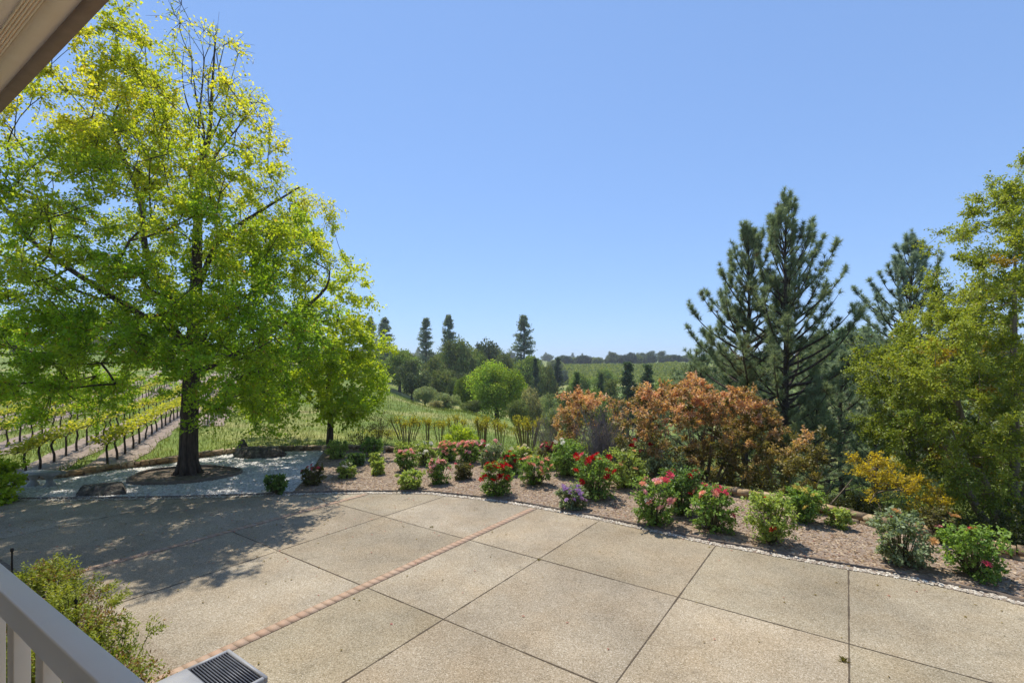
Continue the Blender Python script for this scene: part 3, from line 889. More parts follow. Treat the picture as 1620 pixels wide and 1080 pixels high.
# ------------------------------------------------------------------ right hand trees
yR = 13.6; xR = (1590 - CX) / F * yR; zR = gz(xR, yR)
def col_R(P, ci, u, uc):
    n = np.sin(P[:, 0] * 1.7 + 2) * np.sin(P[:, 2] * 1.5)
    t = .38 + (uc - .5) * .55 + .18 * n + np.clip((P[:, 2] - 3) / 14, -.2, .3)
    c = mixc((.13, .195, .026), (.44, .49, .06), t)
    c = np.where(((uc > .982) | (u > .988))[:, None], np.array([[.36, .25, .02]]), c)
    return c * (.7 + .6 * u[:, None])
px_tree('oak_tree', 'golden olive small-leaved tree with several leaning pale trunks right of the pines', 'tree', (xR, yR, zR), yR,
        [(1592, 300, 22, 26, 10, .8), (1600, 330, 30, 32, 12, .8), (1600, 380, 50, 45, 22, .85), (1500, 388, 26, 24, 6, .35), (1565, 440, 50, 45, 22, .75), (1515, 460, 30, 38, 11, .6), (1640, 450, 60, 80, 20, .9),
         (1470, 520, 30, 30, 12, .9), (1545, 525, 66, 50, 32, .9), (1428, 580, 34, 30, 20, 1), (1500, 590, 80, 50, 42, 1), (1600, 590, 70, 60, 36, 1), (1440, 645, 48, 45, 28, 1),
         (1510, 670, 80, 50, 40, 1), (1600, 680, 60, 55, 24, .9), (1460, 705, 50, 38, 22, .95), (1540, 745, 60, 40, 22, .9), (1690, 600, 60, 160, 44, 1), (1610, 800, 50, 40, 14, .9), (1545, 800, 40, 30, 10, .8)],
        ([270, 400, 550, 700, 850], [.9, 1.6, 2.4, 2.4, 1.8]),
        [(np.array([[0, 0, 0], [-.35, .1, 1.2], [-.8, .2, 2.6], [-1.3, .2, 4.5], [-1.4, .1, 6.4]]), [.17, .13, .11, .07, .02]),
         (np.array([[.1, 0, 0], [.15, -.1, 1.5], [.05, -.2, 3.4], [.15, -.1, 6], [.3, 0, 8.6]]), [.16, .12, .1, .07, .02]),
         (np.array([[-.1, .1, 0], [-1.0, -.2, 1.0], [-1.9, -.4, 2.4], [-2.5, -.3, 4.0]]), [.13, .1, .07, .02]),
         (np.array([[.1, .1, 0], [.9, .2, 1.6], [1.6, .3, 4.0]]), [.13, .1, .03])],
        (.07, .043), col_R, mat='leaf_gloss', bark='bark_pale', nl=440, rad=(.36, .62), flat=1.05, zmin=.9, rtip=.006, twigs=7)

def col_gold(P, ci, u, uc):
    return mixc((.36, .31, .025), (.66, .53, .045), uc * .6 + u * .4) * (.75 + .5 * u[:, None])
yY = 12.6; xY = (1440 - CX) / F * yY; zY = gz(xY, yY)
px_tree('golden_shrub', 'sprawling shrub with golden yellow leaves left of the olive tree', 'shrub', (xY, yY, zY), yY,
        [(1365, 735, 26, 14, 8, .8), (1400, 750, 34, 18, 14, .9), (1440, 772, 34, 22, 14, .9), (1475, 800, 26, 22, 10, .8), (1420, 790, 30, 20, 7, .5)], ([700, 900], [.5, .6]),
        [(np.array([[0, 0, 0], [-.2, 0, .5], [-.6, .1, 1.0], [-1.0, .1, 1.3]]), [.04, .03, .02, .01]), (np.array([[.05, 0, 0], [.2, 0, .5], [.4, .1, .9]]), [.035, .025, .01])],
        (.06, .036), col_gold, nl=150, rad=(.22, .4), zmin=.15, bark='bark_pale')
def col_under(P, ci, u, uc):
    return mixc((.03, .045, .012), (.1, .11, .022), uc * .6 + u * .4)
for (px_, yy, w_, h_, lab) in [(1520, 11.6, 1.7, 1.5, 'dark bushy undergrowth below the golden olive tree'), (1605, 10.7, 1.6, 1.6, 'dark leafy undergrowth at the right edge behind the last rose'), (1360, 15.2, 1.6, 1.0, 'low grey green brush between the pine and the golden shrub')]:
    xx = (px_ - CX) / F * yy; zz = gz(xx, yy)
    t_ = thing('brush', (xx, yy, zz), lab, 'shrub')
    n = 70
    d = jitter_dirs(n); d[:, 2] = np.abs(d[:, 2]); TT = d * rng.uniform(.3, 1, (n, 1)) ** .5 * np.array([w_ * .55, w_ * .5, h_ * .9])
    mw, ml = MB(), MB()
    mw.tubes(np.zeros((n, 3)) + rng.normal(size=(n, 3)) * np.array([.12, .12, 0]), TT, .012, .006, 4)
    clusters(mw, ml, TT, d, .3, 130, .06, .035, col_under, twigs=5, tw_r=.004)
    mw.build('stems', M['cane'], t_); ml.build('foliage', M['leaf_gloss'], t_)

# ------------------------------------------------------------------ pines
def pine_mesh(H, zb, prof, seed, nwh=.62, needle=.21, nper=34, cols=((.16, .22, .13), (.40, .46, .25)), r0=.2, lean=0.0, tw=.013, dens=1.0):
    g = np.random.default_rng(seed)
    mw, mn = MB(), MB()
    k = 24
    zz = np.linspace(0, H, k)
    ax = np.stack([lean * (zz / H) ** 2 + .06 * np.sin(zz * .9 + seed), .05 * np.cos(zz * .8 + seed), zz], 1)
    mw.path(ax, np.interp(zz, [0, .12 * H, H * .6, H], [r0 * 1.15, r0, r0 * .6, .012]), 12, cap=False)
    tufts, tdir = [], []
    def seg(pts, ra, rb):
        n = len(pts)
        rr_ = np.linspace(ra, rb, n)
        mw.tubes(pts[:-1], pts[1:], rr_[:-1], rr_[1:], 5 if ra > .018 else 4)
    z = zb
    while z < H - .25:
        f = (z - zb) / (H - zb)
        nl_ = g.integers(3, 6)
        a0 = g.uniform(0, 6.28)
        for q in range(nl_):
            an = a0 + q * 6.28 / nl_ + g.uniform(-.35, .35)
            Lb = np.interp(f, [0, .15, .4, .7, 1], prof) * g.uniform(.6, 1.18)
            if Lb < .15: Lb = .15
            st = np.array([np.interp(z, zz, ax[:, 0]), np.interp(z, zz, ax[:, 1]), z + g.uniform(-.15, .15)])
            e0 = R(np.interp(f, [0, .3, .6, 1], [4, 20, 34, 60]) + g.uniform(-9, 9)); e1 = e0 + R(g.uniform(22, 46))
            m = max(4, int(Lb / .3))
            pts = [st]; aa = an
            for s_ in range(m):
                u = (s_ + 1) / m
                e = e0 + (e1 - e0) * u ** 1.5
                aa += g.uniform(-.1, .1)
                pts.append(pts[-1] + np.array([math.cos(aa) * math.cos(e), math.sin(aa) * math.cos(e), math.sin(e)]) * Lb / m)
            pts = np.array(pts)
            seg(pts, .012 + .014 * Lb, .007)
            tufts.append(pts[-1]); tdir.append(pts[-1] - pts[-2])
            nb = int(max(1, Lb / .27) * dens)
            for s_ in range(nb):
                u = g.uniform(.3, .97); i = min(int(u * m), m - 1)
                p = pts[i] + (pts[i + 1] - pts[i]) * (u * m - i)
                dd = pts[i + 1] - pts[i]; dd = dd / np.linalg.norm(dd)
                side = np.cross(dd, [0, 0, 1]) * g.choice([-1, 1])
                sd = dd * .75 + side * g.uniform(.3, .95) + np.array([0, 0, g.uniform(.0, .55)])
                sd /= np.linalg.norm(sd)
                ls = g.uniform(.22, .62) * (.5 + .5 * min(1, Lb / 1.5)) * (1.15 - .4 * u)
                q1 = p + sd * ls * .5; q2 = q1 + (sd + np.array([0, 0, .35])) * ls * .5
                seg(np.array([p, q1, q2]), .009, .006)
                tufts.append(q2); tdir.append(q2 - q1)
                if ls > .33:
                    tufts.append(q1 + g.normal(size=3) * .03); tdir.append(sd)
                if g.uniform() < .5:
                    s3 = sd + g.normal(size=3) * .5 + np.array([0, 0, .3]); s3 /= np.linalg.norm(s3)
                    q3 = q1 + s3 * ls * .5
                    seg(np.array([q1, q3]), .006, .005); tufts.append(q3); tdir.append(s3)
        z += nwh * g.uniform(.7, 1.25) * (1 - .35 * f)
    tufts.append(ax[-1]); tdir.append(np.array([0, 0, 1.]))
    Tf = np.array(tufts); Td = np.array(tdir); Td /= np.linalg.norm(Td, axis=1, keepdims=True)
    n = len(Tf); ci = np.repeat(np.arange(n), nper); m = len(ci)
    d = g.normal(size=(m, 3)); d /= np.linalg.norm(d, axis=1, keepdims=True)
    d = d * 1.0 + Td[ci] * .85; d /= np.linalg.norm(d, axis=1, keepdims=True)
    base = Tf[ci] - Td[ci] * (g.uniform(0, .13, m))[:, None]
    Ln = needle * g.uniform(.65, 1.15, m)
    sd = np.cross(d, g.normal(size=(m, 3))); sd /= np.linalg.norm(sd, axis=1, keepdims=True)
    tip = base + d * Ln[:, None]; tip[:, 2] -= Ln * .06
    V = np.stack([base - sd * tw * .5, base + sd * tw * .5, tip], 1).reshape(-1, 3)
    uc = g.uniform(size=n)[ci]; u = g.uniform(size=m)
    C = mixc(cols[0], cols[1], uc * .65 + u * .35)
    C = np.where((uc > .96)[:, None], np.array([[.16, .13, .05]]), C)
    mn.add(V, np.arange(m * 3).reshape(-1, 3), C)
    return mw, mn
pine_protos = []
def put_pine(px_, ytop, Y, mesh, label, group='pines on the slope right of the garden', color=(1, 1, 1, 1), rz=0, H=None, wide=1.0):
    x = (px_ - CX) / F * Y; z = gz(x, Y) - .1
    ztop = CH - (ytop - HY) / F * Y
    sc = (ztop - z) / H
    t = thing('pine_tree', (x, Y, z), label, 'pine', group, rz)
    t.scale = (wide * sc, wide * sc, sc)
    for nme, me in zip(('trunk', 'crown'), mesh):
        o = bpy.data.objects.new(nme, me); COL.objects.link(o); o.parent = t; o.color = color
    return t
mw, mn = pine_mesh(14.5, 3.0, [4.6, 4.7, 4.0, 2.3, .4], 21, r0=.19, nwh=.58, nper=50, needle=.28, tw=.018, dens=.9)
PA = (mw.mesh('trunk', M['bark']), mn.mesh('crown', M['needle']))
mw, mn = pine_mesh(13.0, 2.4, [4.9, 5.0, 3.9, 2.2, .4], 34, r0=.17, nwh=.55, nper=50, needle=.28, tw=.018, dens=.95, lean=-.5)
PB = (mw.mesh('trunk', M['bark']), mn.mesh('crown', M['needle']))
mw, mn = pine_mesh(9.0, .5, [2.4, 2.5, 2.1, 1.3, .25], 55, r0=.13, nwh=.42, nper=46)
PC = (mw.mesh('trunk', M['bark']), mn.mesh('crown', M['needle']))
put_pine(1243, 314, 20.0, PA, 'tallest right hand pine with open whorls and a straight dark trunk', H=14.5, rz=.4, wide=.9)
put_pine(1176, 368, 21.6, PB, 'shorter pine leaning left close beside the tallest right hand pine', H=13.0, rz=1.9, wide=.95)
put_pine(1440, 378, 22.0, PA, 'pine with bluish crown peeking out behind the golden olive tree', H=14.5, rz=4.1, color=(1.05, 1.08, 1.4, 1))
for (px_, yt, Y, me, H, rz, wd, lab) in [
        (1110, 545, 26, PC, 9.0, .2, 1.15, 'low bushy young pine left of the shorter leaning pine'), (1160, 560, 24, PC, 9.0, 1.2, 1.1, 'young bushy pine behind the orange shrub, under the leaning pine'),
        (1290, 600, 18.5, PC, 9.0, 2.2, 1.05, 'dense dark young pine just right of the tallest pine trunk'), (1330, 560, 23, PC, 9.0, 3.1, 1.25, 'broad dark young pine between the tallest pine and the olive tree'),
        (1385, 620, 19, PC, 9.0, 4.4, 1.0, 'dark young pine behind the golden yellow shrub'), (1310, 530, 30, PB, 13., 5.2, 1.3, 'grey green pine standing farther back behind the tallest pine'),
        (1370, 520, 34, PC, 9.0, .9, 1.3, 'distant rounded pine left of the bluish crowned pine'), (1075, 590, 33, PC, 9.0, 5.5, 1.2, 'small distant pine above the orange shrub'), (1245, 610, 27, PC, 9.0, 5.9, 1.3, 'bushy pine seen behind the lower trunk of the tallest pine'),
        (1440, 590, 24, PC, 9.0, 2.9, 1.2, 'shaded pine hidden behind the left side of the olive tree'), (1560, 560, 24, PC, 9.0, 1.5, 1.3, 'shaded pine hidden behind the olive tree at the right')]:
    put_pine(px_, yt, Y, me, lab, H=H, rz=rz, wide=wd, color=(1.15, 1.15, 1.25, 1))

# ------------------------------------------------------------------ orange shrubs behind the roses
def col_photinia(H, green=0.0):
    def f(P, ci, u, uc):
        h = P[:, 2] / H
        t = (h - .5 - green) * 1.9 + (uc - .5) * 1.3 + (u - .5) * .3
        g_ = mixc((.14, .14, .035), (.38, .30, .075), uc)
        o_ = mixc((.69, .29, .115), (.80, .52, .35), np.clip(u * .6 + uc * .4, 0, 1))
        c = mixc(g_, o_, np.clip(t, 0, 1))
        c = np.where((u > .93)[:, None], np.array([[.48, .40, .24]]), c)
        return c * (.75 + .5 * rng.uniform(size=(len(P), 1)))
    return f
def photinia(label, px_, Y, ztop, lobes, nst, nl=150, leaf=(.105, .05), green=0.0):
    x = (px_ - CX) / F * Y; z = gz(x, Y)
    tr = []
    for q in range(nst):
        an = rng.uniform(0, 6.28); r_ = rng.uniform(.3, 1.5)
        h = (ztop - z) * rng.uniform(.5, .75)
        tr.append((np.array([[math.cos(an) * .03, math.sin(an) * .03, 0], [math.cos(an) * .6 * r_, math.sin(an) * .4 * r_, h * .5], [math.cos(an) * 1.1 * r_, math.sin(an) * .6 * r_, h]]), [.035, .028, .012]))
    return px_tree('photinia_shrub', label, 'shrub', (x, Y, z), Y, lobes, ([560, 650, 800], [.9, 1.5, 1.5]), tr, leaf, col_photinia(ztop - z, green), mat='leaf_gloss', bark='bark_pale', group='orange leaved shrubs behind the roses', nl=nl, rad=(.22, .42), flat=.9, zmin=.25, rtip=.005, ups=.3, droop=.05)
photinia('biggest orange shrub with coppery new leaves in front of the pines', 1110, 17.0, 3.6,
         [(1090, 622, 34, 22, 26, .9), (1040, 645, 45, 34, 36, .9), (1120, 640, 60, 34, 48, 1), (1175, 650, 40, 30, 28, 1), (1200, 665, 26, 34, 22, 1), (1090, 690, 80, 40, 48, .85), (1170, 705, 52, 40, 32, .85), (1010, 690, 34, 40, 18, .6), (1130, 745, 80, 36, 44, .9), (1190, 755, 44, 28, 20, .9), (1060, 735, 50, 34, 36, .9), (1110, 770, 60, 18, 26, .9), (1025, 725, 34, 36, 24, .8), (1075, 765, 50, 22, 22, .9)], 12)
photinia('small orange shrub at the left of the orange row, beside the grey twigs', 912, 19.5, 2.6,
         [(905, 645, 22, 22, 20, .8), (930, 640, 22, 18, 14, .8), (900, 680, 22, 26, 18, .8), (925, 690, 28, 24, 12, .55)], 7)
photinia('thin orange and green shrub between the grey twigs and the biggest orange one', 985, 18.5, 2.9,
         [(990, 652, 18, 22, 12, .7), (975, 680, 20, 26, 10, .5)], 7)
photinia('low bronze shrub with yellow tints right of the biggest orange one', 1265, 14.6, 1.8,
         [(1262, 695, 20, 20, 12, .8), (1278, 732, 20, 24, 13, .8), (1245, 740, 24, 26, 13, .8), (1235, 768, 26, 12, 7, .7), (1225, 725, 14, 18, 8, 1)], 6, leaf=(.09, .045), green=.42)

def twig_shrub(label, px_, Y, w, h, n):
    x = (px_ - CX) / F * Y; z = gz(x, Y)
    t = thing('bare_shrub', (x, Y, z), label, 'shrub', 'bare grey twiggy shrubs')
    mb = MB()
    for k in range(n):
        b0 = np.array([rng.normal() * w * .22, rng.normal() * .25, 0])
        d = np.array([rng.normal() * .16, rng.normal() * .16, 1])
        hh = h * rng.uniform(.6, 1.05)
        pts = [b0]
        for q in range(4):
            pts.append(pts[-1] + d / np.linalg.norm(d) * hh / 4); d = d + rng.normal(size=3) * .12
        pts = np.array(pts)
        mb.tubes(pts[:-1], pts[1:], np.linspace(.012, .007, 4), np.linspace(.011, .004, 4), 4)
        for q in range(10):
            i = rng.integers(1, 4); s0 = pts[i] + (pts[i + 1] - pts[i]) * rng.uniform()
            e = s0 + np.array([rng.normal() * .13, rng.normal() * .13, rng.uniform(.12, .4)])
            mb.tubes([s0], [e], .005, .003, 3)
    mb.build('stems', M['twig_grey'], t)
    ml = MB(); k = 260
    P = np.stack([rng.normal(size=k) * w * .28, rng.normal(size=k) * .25, rng.uniform(.2, 1, k) * h], 1)
    ml.leaves(P, jitter_dirs(k), jitter_dirs(k), .05, .025, np.tile([.16, .14, .07], (k, 1)) * rng.uniform(.6, 1.3, (k, 1)))
    ml.build('foliage', M['leaf'], t)
twig_shrub('bare grey twiggy shrub between two orange shrubs', 952, 17.7, 1.6, 2.55, 95)
twig_shrub('bare grey twiggy shrub left of the small orange shrub', 868, 21.0, 1.1, 2.4, 55)
twig_shrub('bare grey twigs in front of the thin orange shrub', 978, 17.4, .9, 1.8, 40)

# ------------------------------------------------------------------ pollarded shrubs behind the wall
def pollard(label, px_, wpx, Y, nst, ytop=660, open_=1.0):
    x = (px_ - CX) / F * Y; z = gz(x, Y); h = CH - (ytop - HY) / F * Y - z; w = wpx / F * Y
    t = thing('pollarded_shrub', (x, Y, z), label, 'shrub', 'pollarded shrubs behind the wall')
    mb, ml = MB(), MB(); tips = []
    for k in range(nst):
        f = (k + .5) / nst * 2 - 1
        b0 = np.array([f * w * .2, rng.normal() * .06, 0])
        tip = np.array([f * w * .5 * open_ + rng.normal() * .04, rng.normal() * .16, h * rng.uniform(.66, .9)])
        mid = (b0 * .45 + tip * .55) * np.array([.85, 1, 1]); mid[2] = tip[2] * .5
        r_ = rng.uniform(.02, .034)
        mb.path(smooth_curve(np.array([b0, mid, tip]), .2), r_, 6, cap=False)
        tips.append(tip)
        for q in range(4):
            e = tip + np.array([rng.normal() * .07, rng.normal() * .07, rng.uniform(.08, .2)])
            mb.tubes([tip], [e], r_ * .6, .004, 4); tips.append(e)
    tips = np.array(tips)
    ci = np.repeat(np.arange(len(tips)), 17); m = len(ci)
    P = tips[ci] + rng.normal(size=(m, 3)) * np.array([.06, .06, .10]) - np.array([0, 0, .05])
    u = rng.uniform(size=m)
    ml.leaves(P, jitter_dirs(m) + np.array([0, 0, .9]), jitter_dirs(m), .085, .045, mixc((.24, .28, .03), (.52, .44, .06), u))
    mb.build('stems', M['stem_tan'], t); ml.build('foliage', M['leaf'], t)
pollard('widest fan of pollarded stems, leftmost behind the wall', 644, 50, 24.5, 10)
pollard('narrow single tuft of pollarded stems right of the widest fan', 677, 9, 24.5, 4, 660, .7)
pollard('leaning pollarded stems left of the round lime bush', 697, 22, 24.5, 4)
pollard('pollarded stems rising behind the round lime bush', 722, 34, 25.2, 6, 658)
pollard('upright pollarded bunch right of the round lime bush', 764, 26, 24, 9, 658, .8)
pollard('V-shaped pollarded stems between two denser bunches', 791, 22, 24, 6, 658, 1.0)
pollard('dense pollarded bunch with bushy green top beside the grey twigs', 834, 50, 23, 16, 659, .9)

def round_bush(name, label, px_, ybase, Y, wpx, hpx, nT, nl, leaf, colf, mat='leaf', group=None, upright=.3, dense=.5):
    x = (px_ - CX) / F * Y; z = gz(x, Y) if ybase is None else 0.0
    w = wpx / F * Y; h = hpx / F * Y
    t = thing(name, (x, Y, z), label, 'shrub', group)
    d = jitter_dirs(nT); d[:, 2] = np.abs(d[:, 2]) ** .8
    TT = d * (rng.uniform(.15, 1, (nT, 1)) ** dense) * np.array([w * .45, w * .42, h * .86])
    mw, ml = MB(), MB()
    mw.tubes(rng.normal(size=(nT, 3)) * np.array([w * .08, w * .08, 0]), TT, .011, .005, 4)
    clusters(mw, ml, TT, d + np.array([0, 0, upright]), h * .24, nl, leaf[0], leaf[1], colf, twigs=5, tw_r=.004)
    mw.build('stems', M['cane'], t); ml.build('foliage', M[mat], t)
    return t
def colr(a, b):
    return lambda P, ci, u, uc: mixc(a, b, uc * .55 + u * .45) * (.8 + .4 * rng.uniform(size=(len(P), 1)))
round_bush('lime_bush', 'round lime green bush among the pollarded stems behind the wall', 727, None, 23.0, 66, 50, 110, 150, (.08, .04), colr((.28, .42, .03), (.5, .6, .05)))
round_bush('wild_bush', 'thin brownish bush right of the smaller lime tree trunk', 600, None, 24.0, 40, 62, 36, 42, (.07, .035), colr((.12, .08, .03), (.2, .15, .06)))
round_bush('wild_bush', 'thin reddish bush just behind the wall by the lime tree', 572, None, 23.6, 40, 55, 30, 36, (.07, .035), colr((.1, .07, .03), (.16, .15, .05)))
x_, y_ = at(-14, 800)
round_bush('leafy_shrub', 'bright leafy shrub at the left edge beside the stone bench', -22, 800, 13.9, 72, 88, 60, 60, (.13, .1), colr((.3, .46, .03), (.55, .64, .06)))

# ------------------------------------------------------------------ roses
BL = {'red': (.50, .008, .012), 'pink': (.84, .42, .40), 'salmon': (.86, .38, .26), 'white': (.82, .80, .66), 'yellow': (.80, .66, .16), 'magenta': (.58, .02, .12), 'crimson': (.24, .006, .035), 'lilac': (.52, .33, .60), 'peach': (.82, .5, .2), 'rose': (.70, .09, .14), 'cream': (.82, .76, .5)}
bloom_mesh = {}
def bloom(colname):
    if colname in bloom_mesh:
        return bloom_mesh[colname]
    out = []
    c0 = np.array(BL[colname])
    for var in range(2):
        mb = MB()
        for ring, (n, r_, zr, op) in enumerate(((3, .28, .62, .2), (5, .55, .55, .55), (6, .85, .42, .9), (6, 1.0, .2, 1.25))):
            for k in range(n):
                an = k * 6.283 / n + ring * .6 + var
                def pt(rf, z_, da):
                    return [math.cos(an + da) * rf, math.sin(an + da) * rf, z_]
                h = 3.3 / n * .62
                V = [pt(.12, .05, 0), pt(r_ * .8, zr * .55, -h), pt(r_ * (1 + .14 * op), zr + .12 - .2 * op * .5, -h * .55), pt(r_ * (1.08 + .16 * op), zr + .1 - .25 * op * .5, h * .5), pt(r_ * .8, zr * .55, h)]
                mb.add(V, [[0, 1, 2, 3, 4]], c0 * random.uniform(.75, 1.18))
        out.append(mb.mesh('bloom', M['petal']))
    bloom_mesh[colname] = out
    return out
GREEN = ((.10, .19, .035), (.26, .38, .075))
PALE = ((.19, .26, .055), (.40, .48, .11))
BRONZE = ((.09, .07, .03), (.16, .17, .05))
GREY = ((.13, .18, .09), (.29, .35, .19))
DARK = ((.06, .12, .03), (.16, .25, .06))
roses = [  # base x, base y, width, height, leaf colours, [(bloom colour, count, radius)], label
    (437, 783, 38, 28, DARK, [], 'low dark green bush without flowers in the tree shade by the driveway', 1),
    (494, 769, 40, 30, BRONZE, [('rose', 5, .07)], 'small rose bush with few magenta blooms nearest the white gravel', .8),
    (548, 758, 30, 24, PALE, [('white', 6, .07)], 'tiny rose bush with white blooms left of the bed', .8),
    (598, 752, 20, 22, PALE, [], 'tiny pale green rose without blooms right of the white one', .8),
    (534, 727, 36, 28, PALE, [], 'light green rose by the wall below the lime tree trunk', 1),
    (562, 738, 30, 18, DARK, [], 'flat dark rose bush under the wall between two paler ones', 1),
    (588, 724, 38, 32, GREEN, [], 'medium green leafy rose right against the wall', .8),
    (594, 738, 24, 20, PALE, [('cream', 1, .06)], 'small pale rose just in front of the medium green one', .8),
    (650, 776, 46, 28, PALE, [], 'rounded flowerless bush with fine pale leaves at the front of the bed', 1),
    (643, 746, 38, 32, GREEN, [('pink', 12, .07), ('salmon', 4, .07)], 'rose bush covered in small pink blooms, left group', 1),
    (640, 722, 42, 22, PALE, [], 'flowerless pale rose along the wall left of the white roses', .8),
    (673, 737, 36, 36, PALE, [('white', 5, .07), ('yellow', 1, .07)], 'yellow green rose with white blooms near the wall', 1),
    (694, 767, 38, 38, GREEN, [('pink', 16, .075), ('white', 4, .06)], 'rose bush topped with pale pink blooms in the middle of the bed', 1),
    (732, 760, 34, 26, BRONZE, [('rose', 2, .05)], 'bronze tinted low rose left of the bright red bush', .9),
    (708, 731, 40, 30, GREEN, [('salmon', 14, .075)], 'salmon orange rose bush in the back row', 1),
    (738, 734, 42, 34, GREEN, [('pink', 12, .08), ('salmon', 4, .08)], 'pink rose bush in the back row right of the salmon one', 1),
    (757, 727, 30, 28, GREEN, [('rose', 5, .07), ('pink', 4, .08)], 'deep pink rose at the right end of the back row', 1),
    (778, 741, 44, 40, GREY, [('pink', 4, .07), ('white', 3, .07)], 'grey green rose with pale blooms behind the bright red bush', 1),
    (787, 786, 56, 52, GREEN, [('red', 22, .085)], 'bright red rose bush at the front, most blooms of all', 1.1),
    (808, 752, 36, 36, GREEN, [('red', 8, .075), ('crimson', 3, .07)], 'red rose partly hidden behind the bright red front bush', 1),
    (826, 742, 48, 34, PALE, [('cream', 9, .075), ('yellow', 3, .075)], 'rose with cream and yellow blooms near the dense pollarded bunch', .9),
    (848, 770, 62, 44, GREEN, [('salmon', 9, .075), ('peach', 3, .07)], 'wide leafy rose with salmon blooms on top, centre of the bed', .95),
    (868, 742, 36, 40, BRONZE, [('crimson', 9, .075), ('magenta', 4, .075), ('pink', 2, .075)], 'dark crimson rose left of the big leafy bush', .9),
    (902, 756, 66, 58, GREEN, [('white', 3, .07)], 'big fresh green bush with a few white blooms', 1.2),
    (927, 738, 40, 36, PALE, [('white', 4, .075), ('cream', 3, .07)], 'white rose half hidden behind the big fresh green bush', .9),
    (940, 793, 80, 68, GREEN, [('red', 12, .085), ('rose', 3, .08)], 'tall dark leaved rose with scattered red blooms beside the lilac plant', 1.15),
    (905, 808, 54, 34, GREY, [('lilac', 26, .055)], 'low mounded plant with lilac flowers at the driveway edge', 1),
    (985, 775, 74, 60, PALE, [('peach', 3, .08), ('cream', 2, .08)], 'yellowish rose right of the tall dark leaved red one', .9),
    (1012, 762, 74, 60, GREY, [('red', 5, .08), ('crimson', 3, .08)], 'grey green rose with dark red blooms under the orange shrubs', 1),
    (1052, 775, 74, 64, GREY, [('white', 2, .06)], 'silvery rose bush in front of the biggest orange shrub', 1),
    (1034, 836, 76, 78, GREEN, [('pink', 6, .08), ('salmon', 4, .08), ('rose', 2, .08), ('white', 2, .07)], 'front rose with mixed pink and salmon blooms low and high', 1.05),
    (1078, 818, 72, 76, DARK, [('red', 4, .085), ('salmon', 2, .08)], 'dark green rose with red top blooms behind the mixed pink one', 1.15),
    (1127, 846, 80, 70, GREEN, [('rose', 5, .08), ('salmon', 2, .08)], 'leafy rose with pink blooms at its upper right, before the wall', 1.05),
    (1220, 864, 78, 80, PALE, [('red', 2, .08), ('yellow', 1, .07)], 'tall light green rose with one low red bloom', 1.1),
    (1270, 830, 62, 56, GREEN, [('yellow', 5, .07)], 'leafy rose with small yellow blooms by the wall', 1),
    (1327, 838, 42, 30, PALE, [], 'small sparse flowerless rose by the stone wall, right side', .6),
    (1428, 902, 88, 86, GREY, [('peach', 2, .08), ('cream', 2, .06), ('rose', 1, .06)], 'large rose with one peach bloom on top', 1.0),
    (1543, 922, 96, 84, GREEN, [('rose', 2, .085)], 'rightmost rose at the driveway edge with a single deep pink bloom', 1.0),
    (1490, 862, 60, 50, BRONZE, [('peach', 2, .07), ('pink', 1, .07)], 'bronze green rose behind and between the two rightmost ones', .7)]
for (px_, py_, w_, h_, lc, bl, lab, dens) in roses:
    x, y = at(px_, py_)
    w = w_ / F * y; h = h_ / F * y; y += w * .22
    x = (px_ - CX) / F * y
    t = thing('flower_plant' if 'lilac' in lab else 'rose_bush', (x, y, .02), lab, 'flower plant' if 'lilac' in lab else 'rose bush', 'rose bushes in the bark mulch bed')
    mw, ml = MB(), MB()
    nT = max(16, int(44 * dens * (.5 + w)))
    an = rng.uniform(0, 6.283, nT); rf = rng.uniform(.05, 1, nT) ** .6
    hz = rng.uniform(.1, .88, nT)
    wid = np.interp(hz, [.1, .4, .8, .9], [.7, 1, .95, .7])
    TT = np.stack([np.cos(an) * rf * w * .40 * wid, np.sin(an) * rf * w * .38 * wid, hz * h], 1)
    b0 = np.stack([TT[:, 0] * .18, TT[:, 1] * .18, np.zeros(nT)], 1)
    md = b0 * .4 + TT * .6; md[:, 2] = TT[:, 2] * .55
    mw.tubes(b0, md, .010, .008, 5); mw.tubes(md, TT, .008, .005, 5)
    out = TT - np.array([0, 0, h * .4]); out /= np.linalg.norm(out, axis=1, keepdims=True) + 1e-6
    clusters(mw, ml, TT, out, max(.12, .2 * h), 40, .07, .048, colr(np.array(lc[0]) * 1.3, np.array(lc[1]) * 1.25), twigs=4, tw_r=.004, flat=.8)
    mw.build('stems', M['cane'], t); ml.build('foliage', M['leaf_gloss'], t)
    for cn, k, br in bl:
        for q in range(int(k * 1.6) if k > 3 else k):
            a1 = rng.uniform(0, 6.283); rr_ = rng.uniform(0, 1) ** .5
            hz_ = rng.uniform(.82, 1.04) if rng.uniform() < .75 else rng.uniform(.5, .85)
            cr_ = .44 if hz_ < .8 else .38
            if hz_ < .8:
                rr_ = 1.0; a1 = -math.pi / 2 + rng.normal() * .8
            p = np.array([math.cos(a1) * rr_ * w * cr_, math.sin(a1) * rr_ * w * cr_, hz_ * h - .02])
            if 'one low red' in lab and q == 0:
                p = np.array([-w * .17, -w * .42, h * .42])
            if 'single deep pink' in lab and q == 0:
                p = np.array([-w * .22, -w * .42, h * .45])
            o = bpy.data.objects.new('bloom', random.choice(bloom(cn)))
            s_ = br * rng.uniform(.8, 1.15)
            o.scale = (s_ * 1.08, s_ * 1.08, s_ * 1.2); o.location = p - np.array([0, 0, s_ * .3])
            o.rotation_euler = (rng.uniform(.2, 1.05), rng.uniform(-.5, .5), rng.uniform(0, 6.28))
            COL.objects.link(o); o.parent = t

